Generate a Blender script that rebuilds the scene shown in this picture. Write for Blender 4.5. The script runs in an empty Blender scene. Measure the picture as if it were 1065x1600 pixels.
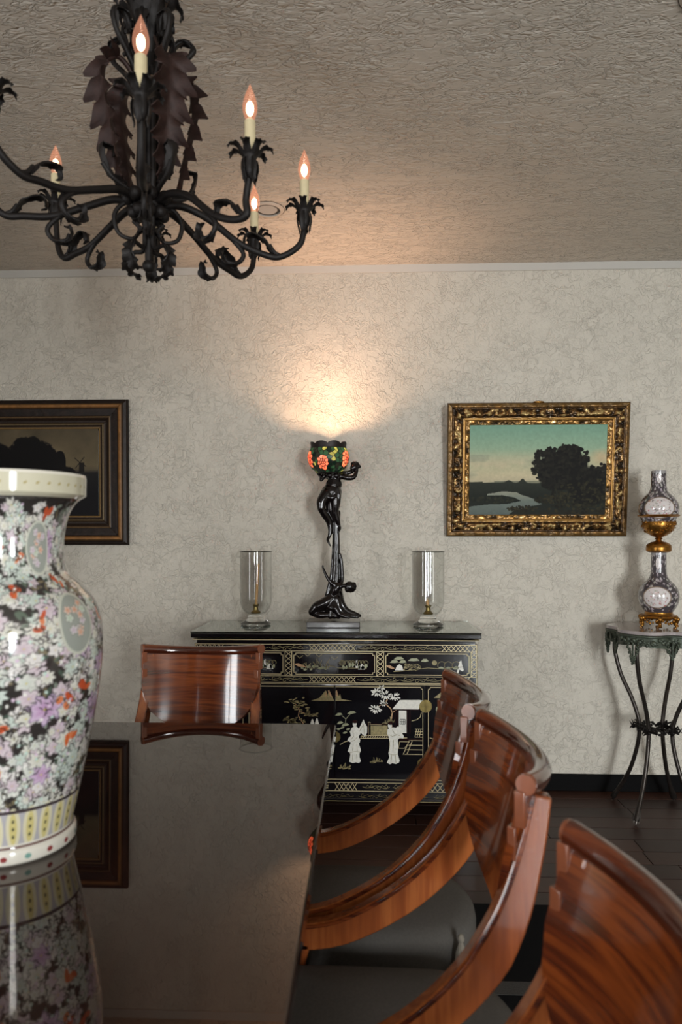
import bpy, math, random
import numpy as np
from mathutils import Vector, Matrix

PI = math.pi
sin, cos = math.sin, math.cos
S = bpy.context.scene
COL = S.collection
random.seed(7)
NPR = np.random.RandomState(11)

# ------------------------------------------------------------------ camera, light, exposure
cd = bpy.data.cameras.new('camera')
cam = bpy.data.objects.new('camera', cd)
COL.objects.link(cam)
cam.location = (0, 0, 1.275)
cam.rotation_euler = (PI / 2, 0, math.atan(0.038))
cd.sensor_width = 36
cd.lens = 36 * 1084 / 1600
cd.shift_y = 40 / 1600
cd.clip_start = 0.02
cd.dof.use_dof = True
cd.dof.focus_distance = 3.15
cd.dof.aperture_fstop = 4.0
S.camera = cam

S.view_settings.view_transform = 'Standard'
S.view_settings.look = 'None'
S.view_settings.gamma = 1
S.view_settings.use_curve_mapping = False
S.view_settings.exposure = 0.0

wd = bpy.data.worlds.new('sky')
S.world = wd
wd.use_nodes = True
wd.node_tree.nodes['Background'].inputs[0].default_value = (0.55, 0.68, 0.85, 1)
wd.node_tree.nodes['Background'].inputs[1].default_value = 0.6


def area(name, loc, rot, sx, sy, power, col):
    l = bpy.data.lights.new(name, 'AREA')
    l.shape = 'RECTANGLE'
    l.size, l.size_y, l.energy, l.color = sx, sy, power, col
    l.spread = math.radians(150)
    o = bpy.data.objects.new(name, l)
    o.location, o.rotation_euler = loc, rot
    COL.objects.link(o)
    return o


def point(name, loc, power, col, r=0.02):
    l = bpy.data.lights.new(name, 'POINT')
    l.energy, l.color, l.shadow_soft_size = power, col, r
    o = bpy.data.objects.new(name, l)
    o.location = loc
    COL.objects.link(o)
    return o


# daylight entering through the room's windows (left wall and the wall behind the viewer)
DAY = (0.97, 0.98, 1.0)
LX, RX, FY, YW, CZ = -3.3, 3.0, -3.4, 3.545, 2.66     # room limits
TILT = math.radians(12)       # sky light slants down through the windows
area('daylight_left_window', (LX - 0.35, -0.75, 1.30), (PI / 2 - TILT, 0, -PI / 2), 1.5, 1.9, 100, DAY)
area('daylight_back_window', (-1.08, FY - 0.35, 1.28), (PI / 2 - TILT, 0, 0), 0.42, 1.9, 42, DAY)
area('daylight_back_window', (-0.42, FY - 0.35, 1.28), (PI / 2 - TILT, 0, 0), 0.42, 1.9, 42, DAY)
area('daylight_back_window', (1.85, FY - 0.35, 1.28), (PI / 2 - TILT, 0, 0), 0.9, 1.9, 265, (0.92, 0.97, 1.0))

# ------------------------------------------------------------------ helpers: data and meshes
def lin(c):
    c = np.asarray(c, dtype=float)
    return np.where(c <= 0.04045, c / 12.92, ((c + 0.055) / 1.055) ** 2.4)


def rgb(r, g, b):
    return tuple(float(v) for v in lin(np.array([r, g, b]) / 255.0)) + (1.0,)


class MB:
    """collects shapes, becomes ONE mesh object"""

    def __init__(self):
        self.v = []
        self.f = []

    def add(self, vs, fs):
        n = len(self.v)
        self.v.extend(tuple(p) for p in vs)
        self.f.extend(tuple(i + n for i in f) for f in fs)
        return self

    def box(self, c, s, rz=0.0, M=None):
        x, y, z = s[0] / 2, s[1] / 2, s[2] / 2
        vs = [(-x, -y, -z), (x, -y, -z), (x, y, -z), (-x, y, -z), (-x, -y, z), (x, -y, z), (x, y, z), (-x, y, z)]
        m = Matrix.Translation(c) @ Matrix.Rotation(rz, 4, 'Z')
        if M is not None:
            m = M @ m
        vs = [m @ Vector(p) for p in vs]
        return self.add(vs, [(0, 3, 2, 1), (4, 5, 6, 7), (0, 1, 5, 4), (1, 2, 6, 5), (2, 3, 7, 6), (3, 0, 4, 7)])

    def tube(self, pts, r, n=8, sx=1.0, cap=True, up=None, sy=1.0):
        """sweep an (elliptic) section along pts; r number or list"""
        P = [Vector(p) for p in pts]
        m = len(P)
        R = r if isinstance(r, (list, tuple, np.ndarray)) else [r] * m
        T = []
        for i in range(m):
            t = P[min(i + 1, m - 1)] - P[max(i - 1, 0)]
            T.append(t.normalized() if t.length > 1e-9 else Vector((0, 0, 1)))
        ref = Vector(up) if up is not None else None
        if ref is None:
            ref = Vector((0, 0, 1)) if abs(T[0].z) < 0.9 else Vector((1, 0, 0))
        N = (ref - T[0] * ref.dot(T[0])).normalized()
        vs = []
        for i in range(m):
            if up is not None:
                q = Vector(up)
                N2 = q - T[i] * q.dot(T[i])
            else:
                N2 = N - T[i] * N.dot(T[i])
            if N2.length > 1e-6:
                N = N2.normalized()
            B = T[i].cross(N)
            for k in range(n):
                a = 2 * PI * k / n
                vs.append(P[i] + (N * cos(a) * sx + B * sin(a) * sy) * R[i])
        fs = []
        for i in range(m - 1):
            for k in range(n):
                a, b = i * n + k, i * n + (k + 1) % n
                fs.append((a, b, b + n, a + n))
        if cap:
            fs.append(tuple(reversed(range(n))))
            fs.append(tuple(range((m - 1) * n, m * n)))
        return self.add(vs, fs)

    def strap(self, pts, w, t, up):
        """rectangular bar along pts: w across (in direction of up x tangent), t along up"""
        P = [Vector(p) for p in pts]
        m = len(P)
        W = w if isinstance(w, (list, tuple)) else [w] * m
        H = t if isinstance(t, (list, tuple)) else [t] * m
        vs, fs = [], []
        U = Vector(up).normalized()
        for i in range(m):
            tt = (P[min(i + 1, m - 1)] - P[max(i - 1, 0)]).normalized()
            B = tt.cross(U).normalized()
            a, b = B * W[i] / 2, U * H[i] / 2
            vs += [P[i] - a - b, P[i] + a - b, P[i] + a + b, P[i] - a + b]
        for i in range(m - 1):
            for k in range(4):
                a, b = i * 4 + k, i * 4 + (k + 1) % 4
                fs.append((a, b, b + 4, a + 4))
        fs += [(3, 2, 1, 0), tuple(range(4 * m - 4, 4 * m))]
        return self.add(vs, fs)

    def lathe(self, prof, n=32, c=(0, 0, 0), close=False):
        m = len(prof)
        vs, fs = [], []
        for r, z in prof:
            for k in range(n):
                a = 2 * PI * k / n
                vs.append((c[0] + r * cos(a), c[1] + r * sin(a), c[2] + z))
        for i in range(m - 1 + (1 if close else 0)):
            for k in range(n):
                a, b = i * n + k, i * n + (k + 1) % n
                j = ((i + 1) % m) * n
                fs.append((a, b, j + (k + 1) % n, j + k))
        if not close:
            if prof[0][0] > 1e-5:
                fs.append(tuple(reversed(range(n))))
            if prof[-1][0] > 1e-5:
                fs.append(tuple(range((m - 1) * n, m * n)))
        return self.add(vs, fs)

    def ball(self, c, r, n=12, m=8, M=None):
        rx, ry, rz = r if isinstance(r, (tuple, list)) else (r, r, r)
        vs, fs = [], []
        for i in range(m + 1):
            t = PI * i / m
            for k in range(n):
                a = 2 * PI * k / n
                p = Vector((rx * sin(t) * cos(a), ry * sin(t) * sin(a), -rz * cos(t)))
                if M is not None:
                    p = M @ p
                vs.append((c[0] + p.x, c[1] + p.y, c[2] + p.z))
        for i in range(m):
            for k in range(n):
                a, b = i * n + k, i * n + (k + 1) % n
                fs.append((a, b, b + n, a + n))
        return self.add(vs, fs)

    def prism(self, poly, t, F):
        """flat outline poly (2-D) given thickness t; F(x, y, h) -> 3-D"""
        n = len(poly)
        ar = sum(poly[i][0] * poly[(i + 1) % n][1] - poly[(i + 1) % n][0] * poly[i][1] for i in range(n))
        if ar < 0:
            poly = poly[::-1]
        vs = [F(x, y, 0) for x, y in poly] + [F(x, y, t) for x, y in poly]
        fs = [tuple(reversed(range(n))), tuple(range(n, 2 * n))]
        fs += [(i, (i + 1) % n, n + (i + 1) % n, n + i) for i in range(n)]
        return self.add(vs, fs)

    def ground(self):
        self.v = [(p[0], p[1], max(p[2], 0.0)) for p in self.v]
        return self

    def sheet(self, G, t):
        """grid of points G[i][j] made a closed sheet of thickness t"""
        m, n = len(G), len(G[0])
        A = [[Vector(p) for p in row] for row in G]
        vs, nb = [], []
        for i in range(m):
            for j in range(n):
                du = A[min(i + 1, m - 1)][j] - A[max(i - 1, 0)][j]
                dv = A[i][min(j + 1, n - 1)] - A[i][max(j - 1, 0)]
                q = du.cross(dv)
                q = q.normalized() if q.length > 1e-12 else Vector((0, 0, 1))
                vs.append(A[i][j] + q * t / 2)
                nb.append(A[i][j] - q * t / 2)
        k = m * n
        vs += nb
        fs = []
        for i in range(m - 1):
            for j in range(n - 1):
                a, b, c, d = i * n + j, i * n + j + 1, (i + 1) * n + j + 1, (i + 1) * n + j
                fs.append((a, d, c, b))
                fs.append((k + a, k + b, k + c, k + d))
        for j in range(n - 1):
            a, b = j, j + 1
            fs.append((a, b, k + b, k + a))
            a, b = (m - 1) * n + j, (m - 1) * n + j + 1
            fs.append((b, a, k + a, k + b))
        for i in range(m - 1):
            a, b = i * n, (i + 1) * n
            fs.append((b, a, k + a, k + b))
            a, b = i * n + n - 1, (i + 1) * n + n - 1
            fs.append((a, b, k + b, k + a))
        return self.add(vs, fs)

    def build(self, name, mat, parent=None, smooth=40, bevel=0.0, seg=2, loc=None):
        me = bpy.data.meshes.new(name)
        me.from_pydata([tuple(p) for p in self.v], [], self.f)
        me.update()
        if smooth:
            me.polygons.foreach_set('use_smooth', [True] * len(me.polygons))
            me.set_sharp_from_angle(angle=math.radians(smooth))
        me.materials.append(mat)
        o = bpy.data.objects.new(name, me)
        COL.objects.link(o)
        if parent is not None:
            o.parent = parent
        if loc is not None:
            o.location = loc
        if bevel:
            b = o.modifiers.new('bevel', 'BEVEL')
            b.width, b.segments, b.limit_method = bevel, seg, 'ANGLE'
            b.angle_limit = math.radians(40)
        return o


def grid_mesh(name, V, m, n, mat, wrap=False, cols=None, parent=None, smooth=True):
    """V: (m*n,3) numpy grid, optional per-vertex linear colours (m*n,3)"""
    i = np.arange(m - 1)[:, None]
    nj = n if wrap else n - 1
    j = np.arange(nj)[None, :]
    a = i * n + j
    b = i * n + (j + 1) % n
    q = np.stack([a, b, b + n, a + n], -1).reshape(-1, 4)
    me = bpy.data.meshes.new(name)
    me.vertices.add(m * n)
    me.vertices.foreach_set('co', np.ascontiguousarray(V, dtype=np.float32).ravel())
    me.loops.add(q.size)
    me.loops.foreach_set('vertex_index', q.astype(np.int32).ravel())
    me.polygons.add(len(q))
    me.polygons.foreach_set('loop_start', np.arange(0, q.size, 4, dtype=np.int32))
    me.update(calc_edges=True)
    me.polygons.foreach_set('use_smooth', [smooth] * len(q))
    if cols is not None:
        ca = me.color_attributes.new('Col', 'FLOAT_COLOR', 'POINT')
        rgba = np.ones((m * n, 4), dtype=np.float32)
        rgba[:, :3] = cols
        ca.data.foreach_set('color', rgba.ravel())
    me.materials.append(mat)
    o = bpy.data.objects.new(name, me)
    COL.objects.link(o)
    if parent is not None:
        o.parent = parent
    return o


def empty(name, loc=(0, 0, 0), rz=0.0):
    o = bpy.data.objects.new(name, None)
    o.empty_display_size = 0.1
    o.location = loc
    o.rotation_euler = (0, 0, rz)
    COL.objects.link(o)
    return o


def tag(o, label=None, cat=None, group=None, kind=None):
    if label:
        o['label'] = label
    if cat:
        o['category'] = cat
    if group:
        o['group'] = group
    if kind:
        o['kind'] = kind
    return o


def kids(o):
    return [c for c in bpy.data.objects if c.parent == o]


def copy_tree(o, parent=None):
    c = o.copy()
    COL.objects.link(c)
    if parent is not None:
        c.parent = parent
    for ch in kids(o):
        copy_tree(ch, c)
    return c


def spline(pts, n):
    """Catmull-Rom through pts, n samples"""
    P = [np.array(p, dtype=float) for p in pts]
    P = [2 * P[0] - P[1]] + P + [2 * P[-1] - P[-2]]
    k = len(P) - 3
    out = []
    for s in range(n):
        u = s / (n - 1) * k
        i = min(int(u), k - 1)
        t = u - i
        a, b, c, d = P[i:i + 4]
        out.append(0.5 * ((2 * b) + (c - a) * t + (2 * a - 5 * b + 4 * c - d) * t * t + (3 * b - a - 3 * c + d) * t ** 3))
    return out


def interp(xs, ys, x):
    return float(np.interp(x, xs, ys))


# ------------------------------------------------------------------ helpers: materials
class NT:
    def __init__(self, name):
        self.m = bpy.data.materials.new(name)
        self.m.use_nodes = True
        self.t = self.m.node_tree
        self.b = self.t.nodes['Principled BSDF']
        self.out = self.t.nodes['Material Output']

    def n(self, kind, **kw):
        nd = self.t.nodes.new(kind)
        for k, v in kw.items():
            if k.startswith('i_'):
                key = k[2:]
                nd.inputs[int(key) if key.isdigit() else key].default_value = v
            else:
                setattr(nd, k, v)
        return nd

    def l(self, a, b):
        self.t.links.new(a, b)

    def set(self, **kw):
        for k, v in kw.items():
            self.b.inputs[k.replace('_', ' ')].default_value = v
        return self

    def coord(self, scale=(1, 1, 1), rot=(0, 0, 0), kind='Object'):
        tc = self.n('ShaderNodeTexCoord')
        mp = self.n('ShaderNodeMapping')
        mp.inputs['Scale'].default_value = scale
        mp.inputs['Rotation'].default_value = rot
        self.l(tc.outputs[kind], mp.inputs['Vector'])
        return mp.outputs['Vector']

    def math(self, op, a, b=None, c=None, clamp=False):
        nd = self.n('ShaderNodeMath', operation=op, use_clamp=clamp)
        for i, v in enumerate((a, b, c)):
            if v is None:
                continue
            if isinstance(v, (int, float)):
                nd.inputs[i].default_value = v
            else:
                self.l(v, nd.inputs[i])
        return nd.outputs[0]

    def noise(self, vec, scale, detail=3, rough=0.5, dist=0.0):
        nd = self.n('ShaderNodeTexNoise')
        nd.inputs['Scale'].default_value = scale
        nd.inputs['Detail'].default_value = detail
        nd.inputs['Roughness'].default_value = rough
        nd.inputs['Distortion'].default_value = dist
        self.l(vec, nd.inputs['Vector'])
        return nd.outputs[0]

    def ramp(self, fac, stops, interp='LINEAR'):
        nd = self.n('ShaderNodeValToRGB')
        cr = nd.color_ramp
        cr.interpolation = interp
        while len(cr.elements) < len(stops):
            cr.elements.new(0.5)
        for e, (p, c) in zip(cr.elements, stops):
            e.position = p
            e.color = c
        self.l(fac, nd.inputs[0])
        return nd.outputs[0]

    def bump(self, h, strength=0.5, dist=0.005):
        nd = self.n('ShaderNodeBump')
        nd.inputs['Strength'].default_value = strength
        nd.inputs['Distance'].default_value = dist
        self.l(h, nd.inputs['Height'])
        self.l(nd.outputs[0], self.b.inputs['Normal'])
        return nd


def plain(name, col, rough=0.5, metal=0.0, spec=0.5, coat=0.0, var=0.0, vscale=8, bump=0.0, bscale=60):
    t = NT(name)
    t.set(Base_Color=col, Roughness=rough, Metallic=metal)
    t.b.inputs['Specular IOR Level'].default_value = spec
    if coat:
        t.b.inputs['Coat Weight'].default_value = coat
        t.b.inputs['Coat Roughness'].default_value = 0.04
    if var:
        v = t.noise(t.coord(), vscale, 5, 0.6)
        lo = tuple(c * (1 - var) for c in col[:3]) + (1,)
        hi = tuple(min(1, c * (1 + var)) for c in col[:3]) + (1,)
        t.l(t.ramp(v, [(0.3, lo), (0.7, hi)]), t.b.inputs['Base Color'])
    if bump:
        t.bump(t.noise(t.coord(), bscale, 4, 0.6), bump, 0.002)
    return t.m


def stucco(name, col, stretch, rot, sc, strength, dist, wide=1.0):
    t = NT(name)
    t.set(Roughness=0.75)
    t.b.inputs['Specular IOR Level'].default_value = 0.25
    vec = t.coord(stretch, rot)
    warp = t.noise(vec, sc * 0.9, 2, 0.5)
    nd = t.n('ShaderNodeVectorMath', operation='MULTIPLY_ADD')
    t.l(vec, nd.inputs[0])
    nd.inputs[1].default_value = (1, 1, 1)
    mixv = t.n('ShaderNodeCombineXYZ')
    t.l(t.math('MULTIPLY', warp, 0.10), mixv.inputs[0])
    t.l(t.math('MULTIPLY', t.noise(vec, sc * 1.3, 2, 0.5), 0.10), mixv.inputs[1])
    t.l(t.math('MULTIPLY', t.noise(vec, sc * 1.1, 2, 0.5), 0.10), mixv.inputs[2])
    t.l(mixv.outputs[0], nd.inputs[2])
    v2 = nd.outputs[0]

    def ridge(scale, w, level, det=1.5):
        a = t.math('ABSOLUTE', t.math('SUBTRACT', t.noise(v2, scale, det, 0.5, 0.6), level))
        return t.math('POWER', t.math('SUBTRACT', 1.0, t.math('DIVIDE', a, w * wide), clamp=True), 1.5)

    def mask(scale, lo, hi):
        mr = t.n('ShaderNodeMapRange')
        mr.inputs['From Min'].default_value = lo
        mr.inputs['From Max'].default_value = hi
        t.l(t.noise(vec, scale, 3, 0.6), mr.inputs[0])
        return mr.outputs[0]

    r1 = t.math('MULTIPLY', ridge(sc, 0.035, 0.47), mask(sc * 0.5, 0.32, 0.52))
    r2 = t.math('MULTIPLY', ridge(sc * 1.9, 0.06, 0.53), mask(sc * 0.4, 0.36, 0.56))
    steps = t.n('ShaderNodeMapRange', interpolation_type='SMOOTHSTEP')
    steps.inputs['From Min'].default_value = 0.47
    steps.inputs['From Max'].default_value = 0.53
    t.l(t.noise(v2, sc * 0.8, 3, 0.6, 0.4), steps.inputs[0])
    h = t.math('ADD', t.math('MULTIPLY', r1, 0.8), t.math('MULTIPLY', r2, 0.6))
    h = t.math('ADD', h, t.math('MULTIPLY', steps.outputs[0], 0.45))
    h = t.math('ADD', h, t.math('MULTIPLY', t.noise(vec, sc * 5, 4, 0.6), 0.22))
    bp_ = t.bump(h, strength, abs(dist))
    bp_.invert = dist < 0
    lo = tuple(c * 0.94 for c in col[:3]) + (1,)
    t.l(t.ramp(t.noise(vec, 1.5, 4, 0.6), [(0.3, lo), (0.7, col)]), t.b.inputs['Base Color'])
    return t.m


def wood(name, dark, mid, light, axis='x', sc=1.0, rough=0.12, coat=0.8, kind='Object', band=1.0):
    t = NT(name)
    st = {'x': (0.7, 0.7, 11), 'y': (6, 0.6, 9), 'z': (8, 8, 0.6)}[axis]
    vec = t.coord(tuple(s * sc for s in st), (0.08, 0.05, 0.04), kind)
    a = t.noise(vec, 1.6 * band, 4, 0.55, 0.9)
    b = t.noise(vec, 14, 3, 0.6, 0.2)
    f = t.math('ADD', t.math('MULTIPLY', a, 0.82), t.math('MULTIPLY', b, 0.18))
    t.l(t.ramp(f, [(0.34, dark), (0.47, mid), (0.55, light), (0.62, mid), (0.74, dark)]), t.b.inputs['Base Color'])
    t.set(Roughness=rough)
    t.b.inputs['Coat Weight'].default_value = coat
    t.b.inputs['Coat Roughness'].default_value = 0.05
    return t.m


def vcol(name, rough=0.4, coat=0.0, metal=0.0, bump=0.0, bscale=200, spec=0.5):
    t = NT(name)
    a = t.n('ShaderNodeAttribute', attribute_name='Col')
    t.l(a.outputs['Color'], t.b.inputs['Base Color'])
    t.set(Roughness=rough, Metallic=metal)
    t.b.inputs['Specular IOR Level'].default_value = spec
    t.b.inputs['Coat Weight'].default_value = coat
    t.b.inputs['Coat Roughness'].default_value = 0.05
    if bump:
        t.bump(t.noise(t.coord(), bscale, 3, 0.6), bump, 0.001)
    return t.m


def thin_glass(name, tint=(1, 1, 1, 1), ior=1.45, rough=0.0, emit=None):
    t = NT(name)
    t.t.nodes.remove(t.b)
    tr = t.n('ShaderNodeBsdfTransparent')
    tr.inputs[0].default_value = tint
    gl = t.n('ShaderNodeBsdfGlossy')
    gl.inputs['Roughness'].default_value = rough
    lw = t.n('ShaderNodeLayerWeight')
    lw.inputs[0].default_value = 0.5
    f0 = ((ior - 1) / (ior + 1)) ** 2
    pw = t.math('POWER', lw.outputs['Facing'], 5.0)
    fr = t.n('ShaderNodeMath', operation='MULTIPLY_ADD')
    t.l(pw, fr.inputs[0])
    fr.inputs[1].default_value = (1 - f0) * 0.8
    fr.inputs[2].default_value = f0
    mx = t.n('ShaderNodeMixShader')
    t.l(fr.outputs[0], mx.inputs[0])
    t.l(tr.outputs[0], mx.inputs[1])
    t.l(gl.outputs[0], mx.inputs[2])
    res = mx.outputs[0]
    if emit:
        em = t.n('ShaderNodeEmission')
        em.inputs[0].default_value = emit[0]
        em.inputs[1].default_value = emit[1]
        ad = t.n('ShaderNodeAddShader')
        t.l(res, ad.inputs[0])
        t.l(em.outputs[0], ad.inputs[1])
        res = ad.outputs[0]
    t.l(res, t.out.inputs[0])
    return t.m


def glass(name, col=(1, 1, 1, 1), ior=1.5, rough=0.0):
    t = NT(name)
    t.set(Base_Color=col, Roughness=rough, IOR=ior)
    t.b.inputs['Transmission Weight'].default_value = 1.0
    return t.m


def emis(name, col, s):
    t = NT(name)
    t.t.nodes.remove(t.b)
    e = t.n('ShaderNodeEmission')
    e.inputs[0].default_value = col
    e.inputs[1].default_value = s
    t.l(e.outputs[0], t.out.inputs[0])
    return t.m


def pane_mat(name, col, gloss=0.1):
    """coloured opalescent glass: lets the lamp's light through, diffuse"""
    t = NT(name)
    t.t.nodes.remove(t.b)
    tl = t.n('ShaderNodeBsdfTranslucent')
    gl = t.n('ShaderNodeBsdfGlossy')
    df = t.n('ShaderNodeBsdfDiffuse')
    v = t.noise(t.coord(), 90, 3, 0.6)
    lo = tuple(c * 0.75 for c in col[:3]) + (1,)
    r = t.ramp(v, [(0.3, lo), (0.7, col)])
    t.l(r, tl.inputs[0])
    t.l(r, df.inputs[0])
    gl.inputs['Roughness'].default_value = 0.15
    m1 = t.n('ShaderNodeMixShader')
    m1.inputs[0].default_value = 0.3
    t.l(tl.outputs[0], m1.inputs[1])
    t.l(df.outputs[0], m1.inputs[2])
    m2 = t.n('ShaderNodeMixShader')
    m2.inputs[0].default_value = 0.05
    t.l(m1.outputs[0], m2.inputs[1])
    t.l(gl.outputs[0], m2.inputs[2])
    t.l(m2.outputs[0], t.out.inputs[0])
    return t.m


M = {}
M['wall'] = stucco('wall_stucco', rgb(203, 195, 182), (1, 1, 1), (0, 0, 0), 19, 0.8, 0.0036, 1.2)
M['ceil'] = stucco('ceiling_stucco', rgb(202, 192, 179), (0.55, 1.25, 1), (0, 0, -0.25), 19, 0.9, -0.0055, 1.2)
M['crown'] = plain('crown_paint', rgb(180, 175, 167), 0.6)
M['black_paint'] = plain('baseboard_paint', rgb(10, 9, 9), 0.8, spec=0.12)
M['rug'] = plain('rug_black', rgb(17, 17, 19), 0.95, spec=0.1, var=0.3, vscale=300, bump=0.6, bscale=500)
M['rug_grey'] = plain('rug_grey', rgb(70, 68, 66), 0.95, spec=0.1, var=0.3, vscale=300, bump=0.6, bscale=500)
M['table'] = wood('table_mahogany', rgb(22, 11, 9), rgb(29, 14, 11), rgb(36, 18, 13), 'y', 1.0, 0.018, 0.0)
M['table'].node_tree.nodes['Principled BSDF'].inputs['IOR'].default_value = 1.6
M['table'].node_tree.nodes['Principled BSDF'].inputs['Specular Tint'].default_value = (1.0, 0.82, 0.66, 1)
M['chair'] = wood('chair_mahogany', rgb(40, 16, 11), rgb(84, 36, 18), rgb(124, 60, 25), 'x', 1.0, 0.14, 0.9, band=1.1)
M['stile'] = wood('chair_stile_wood', rgb(104, 50, 24), rgb(132, 68, 33), rgb(150, 84, 42), 'z', 1.0, 0.16, 0.9)
M['chair_end'] = plain('chair_end_grain', rgb(124, 70, 46), 0.25, coat=0.6, var=0.1, vscale=40)
M['seat'] = plain('seat_fabric', rgb(84, 80, 76), 0.9, spec=0.15, var=0.12, vscale=200, bump=0.5, bscale=700)
M['tassel'] = plain('tassel_cord', rgb(120, 112, 100), 0.9, var=0.2, vscale=100)
M['lacquer'] = plain('black_lacquer', rgb(15, 13, 17), 0.10, coat=0.6)
M['lacquer_red'] = plain('dark_red_lacquer', rgb(40, 18, 18), 0.15, coat=0.5)
M['gold'] = plain('gold_line', rgb(198, 180, 140), 0.45, metal=0.3)
M['gold_dim'] = plain('dull_gold_paint', rgb(140, 126, 84), 0.5, var=0.35, vscale=120)
M['gold_pink'] = plain('pinkish_gold_paint', rgb(180, 140, 100), 0.5, var=0.3, vscale=120)
M['pearl'] = plain('mother_of_pearl', rgb(222, 218, 208), 0.25, var=0.12, vscale=120)
M['pearl_green'] = plain('greenish_soapstone', rgb(150, 150, 118), 0.4, var=0.25, vscale=120)
M['brass'] = plain('aged_brass', rgb(120, 104, 62), 0.35, metal=0.8, var=0.3, vscale=60)
M['gilt'] = plain('gilt_bronze', rgb(150, 104, 44), 0.30, metal=0.9, var=0.45, vscale=90)
M['bronze'] = plain('dark_bronze', rgb(21, 15, 15), 0.17, metal=0.4, var=0.3, vscale=25, coat=0.3)
M['plinth'] = plain('grey_marble_plinth', rgb(66, 62, 60), 0.25, var=0.3, vscale=30, coat=0.4)
M['iron'] = plain('wrought_iron', rgb(27, 22, 20), 0.55, metal=0.4, var=0.3, vscale=60, bump=0.4, bscale=300)
M['rust'] = plain('rusty_iron_leaf', rgb(48, 29, 24), 0.6, metal=0.3, var=0.35, vscale=50, bump=0.4, bscale=200)
M['wax'] = plain('ivory_candle_sleeve', rgb(206, 190, 152), 0.5, var=0.06, vscale=40)
M['taper'] = plain('tan_wax_taper', rgb(178, 134, 76), 0.45, var=0.1, vscale=40)
M['glass'] = thin_glass('clear_glass', (0.985, 0.99, 0.985, 1), 1.45)
M['glass_foot'] = glass('thick_glass', (0.97, 0.98, 0.975, 1), 1.5)
M['top_glass'] = glass('greenish_plate_glass', (0.86, 0.95, 0.90, 1), 1.5)
M['bulb'] = thin_glass('bulb_glass', (1.0, 0.80, 0.70, 1), 1.5, 0.02, ((1.0, 0.45, 0.28, 1), 0.20))
M['filament'] = emis('filament_glow', (1.0, 0.74, 0.50, 1), 9.0)
M['lead'] = plain('lead_came', rgb(38, 30, 28), 0.5, metal=0.4)
M['marble'] = plain('veined_grey_marble', rgb(150, 140, 138), 0.12, var=0.25, vscale=14, coat=0.3)
M['patina'] = plain('green_patina_bronze', rgb(66, 72, 60), 0.5, metal=0.4, var=0.5, vscale=70)
M['stand_leg'] = plain('stand_iron_tube', rgb(60, 54, 50), 0.35, metal=0.7, var=0.3, vscale=60)
M['white_metal'] = plain('white_trim', rgb(215, 212, 205), 0.4)
M['ceil_ring'] = plain('ceiling_ring_paint', rgb(182, 172, 160), 0.7)
M['speaker'] = plain('grey_speaker_cloth', rgb(168, 166, 162), 0.7, bump=0.3, bscale=900)
M['frame_gold'] = vcol('carved_gilt_frame', 0.34, 0.1, 0.65)
M['frame_dark'] = vcol('dark_gilt_frame', 0.42, 0.0, 0.2, spec=0.3)
M['canvas'] = vcol('oil_canvas', 0.6, 0.0, bump=0.3, bscale=500, spec=0.12)
M['porcelain'] = vcol('painted_porcelain', 0.12, 0.8)

# ------------------------------------------------------------------ the room
def structure(o):
    o['kind'] = 'structure'
    return o


structure(MB().box(((LX + RX) / 2, YW + 0.06, CZ / 2), (RX - LX + 0.4, 0.12, CZ + 0.2)).build('wall_back', M['wall'], smooth=0))
structure(MB().box(((LX + RX) / 2, (FY + YW) / 2, CZ + 0.05), (RX - LX + 0.5, YW - FY + 0.5, 0.1)).build('ceiling', M['ceil'], smooth=0))
structure(MB().box((RX + 0.06, (FY + YW) / 2, CZ / 2), (0.12, YW - FY + 0.2, CZ + 0.2)).build('wall_right', M['wall'], smooth=0))


def wall_with_holes(name, u0, u1, holes, F):
    """wall in (u, z) with rectangular openings; F(u0,u1,z0,z1) -> box centre,size"""
    b = MB()
    us = sorted({u0, u1} | {h[0] for h in holes} | {h[1] for h in holes})
    for a, c in zip(us[:-1], us[1:]):
        hs = [h for h in holes if h[0] <= a + 1e-6 and h[1] >= c - 1e-6]
        if not hs:
            b.box(*F(a, c, -0.1, CZ + 0.1))
        else:
            b.box(*F(a, c, -0.1, hs[0][2]))
            b.box(*F(a, c, hs[0][3], CZ + 0.1))
    return structure(b.build(name, M['wall'], smooth=0))


WL = [(-1.5, 0.0, 0.3, 2.2)]
WB = [(-1.29, -0.87, 0.27, 2.17), (-0.63, -0.21, 0.27, 2.17), (1.4, 2.3, 0.27, 2.17)]
wall_with_holes('wall_left', FY - 0.1, YW + 0.1, WL, lambda a, c, z0, z1: ((LX - 0.06, (a + c) / 2, (z0 + z1) / 2), (0.12, c - a, z1 - z0)))
wall_with_holes('wall_front', LX - 0.1, RX + 0.1, WB, lambda a, c, z0, z1: (((a + c) / 2, FY - 0.06, (z0 + z1) / 2), (c - a, 0.12, z1 - z0)))


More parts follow.
